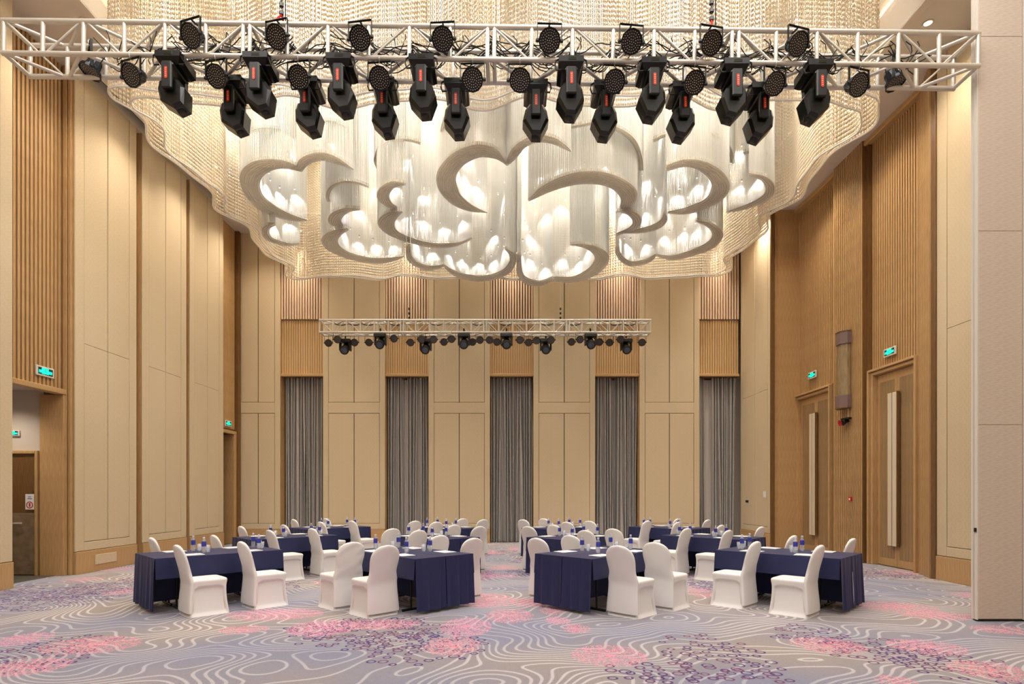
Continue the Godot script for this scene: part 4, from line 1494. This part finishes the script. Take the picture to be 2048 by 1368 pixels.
func make_cloth() -> Node3D:
	var o := Node3D.new()
	o.name = "tablecloth"
	var y := TH + 0.004
	box(o, "cloth_top", M.navy, Vector3(TL / 2, TH + 0.001, -TW / 2), Vector3(TL + 0.008, 0.008, TW + 0.006), 0.0035)
	var st := st_new()
	drape(st, Vector3(0, 0, 0), Vector3(TL, 0, 0), y, TH - 0.27, 0.006, 2.3, 1.0, Vector3(0, 0, 1))
	part(o, "front_valance", done(st), M.navy)
	st = st_new()
	drape(st, Vector3(0, 0, -TW), Vector3(0, 0, 0), y, 0.045, 0.016, 3.1, 0.5, Vector3(-1, 0, 0))
	part(o, "end_drape", done(st), M.navy)
	st = st_new()
	drape(st, Vector3(TL, 0, 0), Vector3(TL, 0, -TW), y, 0.045, 0.016, 2.7, 2.1, Vector3(1, 0, 0))
	part(o, "end_drape", done(st), M.navy)
	st = st_new()
	drape(st, Vector3(TL, 0, -TW + 0.02), Vector3(0, 0, -TW + 0.02), y - 0.01, 0.10, 0.005, 5.0, 0.7, Vector3(0, 0, 1))
	part(o, "back_drape", done(st), M.navy)
	return o

func make_bottle() -> Node3D:
	var o := Node3D.new()
	o.name = "water_bottle"
	part(o, "bottle_body", lathe([[0.0, 0.002], [0.026, 0.0], [0.031, 0.006], [0.031, 0.05], [0.029, 0.056], [0.031, 0.062], [0.031, 0.148], [0.026, 0.172], [0.014, 0.196], [0.013, 0.205]], 16), M.clear)
	part(o, "bottle_label", lathe([[0.0318, 0.092], [0.0318, 0.148], [0.0290, 0.163]], 16), M.bottle_label)
	part(o, "cap", lathe([[0.0148, 0.203], [0.0152, 0.205], [0.0152, 0.222], [0.013, 0.225], [0.0, 0.225]], 14), M.cap)
	return o

func make_glass() -> Node3D:
	var o := Node3D.new()
	o.name = "drinking_glass"
	part(o, "bowl", lathe([[0.0, 0.008], [0.028, 0.008], [0.034, 0.105], [0.036, 0.105], [0.030, 0.0], [0.0, 0.0]], 16), M.clear)
	return o

func make_pad() -> Node3D:
	var o := Node3D.new()
	o.name = "note_pad"
	box(o, "sheets", M.paper, Vector3(0, 0.004, 0), Vector3(0.21, 0.008, 0.28), 0.001)
	rod(o, "pencil", M.cap, Vector3(0.07, 0.0115, 0.09), Vector3(0.08, 0.0115, -0.08), 0.0035, 6)
	return o

func spawn(proto: Node3D, called: String, label: String, category: String, group: String, at: Vector3, turn: float) -> Node3D:
	var c: Node3D = proto.duplicate()
	c.name = numbered(called)
	add_child(c)
	c.position = at
	c.rotation.y = turn
	tag(c, label, category, group)
	return c

func build_furniture() -> void:
	var chair := make_chair(0.0)
	var creased := make_chair(0.0035)
	var table := make_table()
	var cloth := make_cloth()
	var bottle := make_bottle()
	var glass := make_glass()
	var pad := make_pad()
	var row_name := ["front row", "middle row", "far row"]
	# cluster: name, near corner x, d, type (+1 runs right and away, -1 runs left and away), chairs near, chairs far
	var cl := [
		["left wall cluster", -4.63, 7.62, 1, [[-4.07, 7.78], [-3.48, 8.31]], [[-5.16, 9.02], [-4.50, 9.56]]],
		["left aisle cluster", -1.22, 7.58, -1, [[-1.80, 7.73], [-2.38, 8.23]], [[-0.76, 8.96], [-1.33, 9.53]]],
		["right aisle cluster", 1.08, 7.58, 1, [[1.63, 7.70], [2.22, 8.19]], [[0.64, 8.96], [1.20, 9.53]]],
		["right door cluster", 4.32, 7.60, -1, [[3.79, 7.75], [3.21, 8.33]], [[4.86, 8.86], [4.28, 9.46]]],
	]
	for r in 3:
		for c in cl:
			var sg: int = c[3]
			var turn := PI / 4 * sg
			var drift := -0.06 * r if c[1] < 0 else -0.03 * r
			var org := V(c[1] + drift, 0, c[2] + 3.05 * r)
			var B := Basis(Vector3.UP, turn)
			var where := "%s %s" % [row_name[r], c[0]]
			var face := atan2(0.7 * sg, -0.7)
			# two tables back to back
			for k in 2:
				var near := k == 0
				var wh := "camera side" if near else "far side"
				var sx := 0.0 if sg > 0 else -TL
				var at: Vector3
				var tt := turn
				if near: at = org + B * Vector3(sx, 0, 0)
				else:
					at = org + B * Vector3(sx + TL, 0, -1.0)
					tt = turn + PI
				spawn(table, "folding_table", "long narrow table under navy cloth, %s, %s" % [where, wh], "table", "seminar tables", at, tt)
				spawn(cloth, "tablecloth", "navy blue tablecloth with short front drop, %s, %s" % [where, wh], "tablecloth", "navy tablecloths", at, tt)
				for q in 2:
					var s := (0.45 + 0.80 * q + rng.randf_range(-0.04, 0.04))
					var d0 := 0.16 if near else 0.84
					var en := "nearer end" if q == 0 else "farther end"
					var ty := TH + 0.006
					var jx := rng.randf_range(-0.03, 0.03)
					spawn(pad, "note_pad", "white note pad, %s, %s, %s" % [where, wh, en], "note pad", "note pads on the tables", org + B * Vector3(sg * s, ty, -d0), turn + PI / 2 + rng.randf_range(-0.15, 0.15))
					spawn(bottle, "water_bottle", "clear water bottle with blue label, %s, %s, %s" % [where, wh, en], "bottle", "water bottles on the tables", org + B * Vector3(sg * (s + 0.24 + jx), ty, -(0.37 if near else 0.74)), rng.randf() * TAU)
					spawn(glass, "drinking_glass", "clear glass tumbler, %s, %s, %s" % [where, wh, en], "glass", "glasses on the tables", org + B * Vector3(sg * (s + 0.31 + jx), ty, -(0.43 if near else 0.68)), 0.0)
			for k in 2:
				for q in 2:
					var p: Array = c[4 + k][q]
					var wrk: bool = (c[0] == "left aisle cluster" and r == 0 and k == 0 and q == 1) or (r == 1 and c[0] == "left wall cluster" and k == 0 and q == 1)
					var wh := "camera side" if k == 0 else "far side"
					var en := "nearer end" if q == 0 else "farther end"
					spawn(creased if wrk else chair, "banquet_chair", "%swhite covered chair, %s, %s, %s" % ["creased " if wrk else "", where, wh, en], "chair", "white covered chairs", V(p[0] + drift, 0, p[1] + 3.05 * r), face)
	for o in [chair, creased, table, cloth, bottle, glass, pad]: o.free()

# ---------------------------------------------------------------- curtains and wall fittings
func build_fittings() -> void:
	var opens := [[-7.31, -5.94], [-3.96, -2.57], [-0.61, 0.78], [2.75, 4.17], [6.08, 7.38]]
	var nm := ["leftmost", "second from left", "middle", "second from right", "rightmost"]
	var split := [0.5, 0.42, 0.55, 0.45, 0.30]
	var sheer := [0.0, 0.13, 0.0, 0.06, 0.22]
	for i in 5:
		var x0: float = opens[i][0] + 0.02
		var x1: float = opens[i][1] - 0.02
		var w := x1 - x0
		var o := thing("window_curtain", "%s floor length silver grey curtain in the far wall" % nm[i], "curtain", V(x0, 0, BACK + 0.40), 0.0, "silver grey curtains of the far wall")
		rod(o, "rail", M.dark, Vector3(0, 5.36, 0), Vector3(w, 5.36, 0), 0.02, 8)
		var mid: float = split[i] * w
		var spans := [[0.0, mid - sheer[i] / 2.0], [mid + sheer[i] / 2.0, w]]
		for k in 2:
			var a: float = spans[k][0]
			var b: float = spans[k][1]
			var st := st_new()
			var rows := []
			var nx := int((b - a) * 240.0)
			var waves := (b - a) / 0.10
			var ph := rng.randf() * TAU
			for j in 13:
				var f := j / 12.0
				var y := lerpf(5.35, 0.02, f)
				var row := PackedVector3Array()
				for q in nx + 1:
					var g := q / float(nx)
					var u := g * waves + 0.35 * sin(g * 7.0 + ph) * (0.3 + f) + 0.2 * sin(g * 17.0 + f * 2.0 + ph)
					var am := 0.095 + 0.01 * f + 0.02 * sin(g * 11.0 + ph)
					row.append(Vector3(lerpf(a, b, g) - 0.0085 * sin(2.0 * u * TAU) + 0.010 * sin(u * TAU * 0.5 + 1.0) * f, y, am * sin(u * TAU)))
				rows.append(row)
			sheet(st, rows)
			part(o, "curtain_panel", done(st), M.curtain)
		if sheer[i] > 0.0:
			var st := st_new()
			var rows := []
			for j in 5:
				var row := PackedVector3Array()
				for q in 25:
					var g := q / 24.0
					row.append(Vector3(mid + (g - 0.5) * (sheer[i] + 0.12), lerpf(5.3, 0.02, j / 4.0), -0.09 + 0.015 * sin(g * 22.0)))
				rows.append(row)
			sheet(st, rows)
			part(o, "sheer_panel", done(st), M.sheer)
	# exit signs
	make_exit_face()
	exit_sign(V(-8.655, 3.86, 10.86), PI / 2, "green exit sign on slats above the near left doorway", 0.42)
	exit_sign(V(-8.655, 3.74, 17.95), PI / 2, "small green exit sign above the far left doorway", 0.40)
	exit_sign(V(8.175, 4.63, 12.5), -PI / 2, "green exit sign above the nearer right double door", 0.40)
	exit_sign(V(8.175, 4.78, 15.7), -PI / 2, "green exit sign above the farther right double door", 0.42)
	exit_sign(V(-9.62, 2.76, 11.30), 0.0, "green exit sign inside the left vestibule above the service door", 0.26)
	# notice on the service door
	var n := thing("door_notice", "white notice with a red circle on the service door", "notice", V(-9.27, 1.43, 11.268), 0.0)
	box(n, "plate", M.paper, Vector3.ZERO, Vector3(0.17, 0.30, 0.006), 0.001)
	part(n, "red_ring", lathe([[0.050, -0.001], [0.066, -0.001], [0.066, 0.002], [0.050, 0.002], [0.050, -0.001]], 24), M.red).rotation.x = PI / 2
	n.get_child(1).position = Vector3(0, -0.06, 0.004)
	box(n, "hand_mark", M.red, Vector3(0, -0.06, 0.004), Vector3(0.03, 0.07, 0.003), 0.001)
	for k in 2: box(n, "text_line", M.bottle_label, Vector3(0, 0.06 + 0.035 * k, 0.0035), Vector3(0.09 - 0.03 * k, 0.012, 0.001))
	box(n, "holder", M.dark_wood, Vector3(-0.02, 0.19, 0.0), Vector3(0.15, 0.06, 0.008), 0.001)
	# wall lamp on the slatted pilaster
	var s := thing("wall_sconce", "tall faceted wall lamp with crystal bands on the slatted pilaster", "wall lamp", V(8.02, 3.6, 13.86), -PI / 2)
	var prof := func(w: float, d: float) -> PackedVector2Array:
		return PackedVector2Array([Vector2(-w, 0), Vector2(-w, d * 0.45), Vector2(-w * 0.42, d), Vector2(w * 0.42, d), Vector2(w, d * 0.45), Vector2(w, 0)])
	for k in [["lamp_shade", 0.185, 0.17, 0.30, 1.52, M.sconce_shade], ["crystal_band", 0.215, 0.20, 0.03, 0.31, M.crystal_band], ["crystal_band", 0.215, 0.20, 1.52, 1.80, M.crystal_band], ["band_rim", 0.222, 0.207, 0.0, 0.03, M.dark_wood], ["band_rim", 0.222, 0.207, 1.80, 1.83, M.dark_wood]]:
		var m := prism(prof.call(k[1], k[2]), k[4] - k[3], 0.004)
		var q := part(s, k[0], m, k[5])
		q.position = Vector3(0, (k[3] + k[4]) / 2.0, 0)
		q.rotation.x = PI / 2
		q.basis = Basis(Vector3(1, 0, 0), Vector3(0, 0, 1), Vector3(0, -1, 0))
	# fire bell and call point
	var f := thing("fire_alarm_bell", "small red and black alarm horn below the wall lamp", "fire alarm", V(8.02, 3.29, 13.75), -PI / 2)
	box(f, "bracket", M.black_satin, Vector3(0, 0.06, 0.06), Vector3(0.30, 0.05, 0.10), 0.01)
	for k in [[-0.10, M.red], [0.02, M.black]]:
		var h := part(f, "horn", lathe([[0.03, -0.08], [0.035, -0.02], [0.07, 0.05], [0.075, 0.07], [0.06, 0.065], [0.0, 0.0]], 16), k[1])
		h.position = Vector3(k[0], -0.01, 0.09)
		h.rotation.x = PI / 2 + 0.3
	rod(f, "conduit", M.alu, Vector3(0, 0.08, 0.01), Vector3(0, 0.30, 0.01), 0.008, 6)
	f = thing("fire_call_point", "red fire call point button on the slatted pilaster", "call point", V(8.02, 1.46, 13.66), -PI / 2)
	box(f, "red_case", M.red, Vector3(0, 0, 0.018), Vector3(0.10, 0.10, 0.036), 0.006)
	box(f, "white_button", M.paper, Vector3(0, -0.005, 0.038), Vector3(0.05, 0.05, 0.006), 0.002)
	# fittings on the far right pilaster
	f = thing("socket_plate", "black socket plate low on the far right pilaster", "socket", V(7.40, 1.34, 18.1), -PI / 2)
	box(f, "plate", M.black_satin, Vector3(0, 0, 0.006), Vector3(0.20, 0.07, 0.012), 0.003)
	box(f, "plate_label", M.paper, Vector3(0.02, -0.07, 0.003), Vector3(0.08, 0.04, 0.004))
	f = thing("switch_plate", "cream switch plate on the far right pilaster", "switch", V(7.40, 1.56, 16.84), -PI / 2)
	box(f, "plate", M.handle_pale, Vector3(0, 0, 0.006), Vector3(0.22, 0.22, 0.012), 0.003)
	for k in 2: box(f, "rocker", M.paper, Vector3(-0.05 + 0.10 * k, 0, 0.014), Vector3(0.07, 0.16, 0.006), 0.002)

func _ready() -> void:
	rng.seed = 4711
	# camera: level, lens shifted upwards
	var cam := Camera3D.new()
	cam.name = "camera"
	cam.position = Vector3(0, 1.6, 0)
	cam.near = 0.1
	cam.far = 80.0
	cam.projection = Camera3D.PROJECTION_FRUSTUM
	cam.size = 0.1 * 1368.0 / 1165.0
	cam.frustum_offset = Vector2(0.1 * 6.0 / 1165.0, 0.1 * 302.0 / 1165.0)
	cam.current = true
	add_child(cam)
	var env := Environment.new()
	env.background_mode = Environment.BG_COLOR
	env.background_color = Color(0.02, 0.02, 0.02)
	env.ambient_light_source = Environment.AMBIENT_SOURCE_DISABLED
	env.tonemap_mode = Environment.TONE_MAPPER_LINEAR
	env.tonemap_exposure = 1.35
	env.sdfgi_enabled = true
	env.ssao_enabled = true
	env.ssil_enabled = true
	var we := WorldEnvironment.new()
	we.name = "environment"
	we.environment = env
	add_child(we)
	make_materials()
	M.slat_pale = grained(noise_image(128, 0.03, 4, 31, col(0.78, 0.66, 0.55), col(0.87, 0.76, 0.65)), Vector3(9, 0.35, 9), 0.5)
	M.slat_mid = grained(noise_image(128, 0.03, 4, 35, col(0.72, 0.585, 0.405), col(0.82, 0.69, 0.50)), Vector3(9, 0.35, 9), 0.5)
	M.door_board = grained(noise_image(256, 0.04, 4, 33, col(0.56, 0.45, 0.31), col(0.66, 0.54, 0.38)), Vector3(12, 0.4, 12), 0.5)
	M.mh_display = plain(col(0.14, 0.16, 0.10), 0.2)
	M.mh_grey = plain(col(0.075, 0.078, 0.06), 0.4)
	M.mh_head = plain(col(0.045, 0.05, 0.03), 0.3)
	build_lamps()
	build_room()
	build_chandelier()
	build_trusses()
	build_furniture()
	build_fittings()
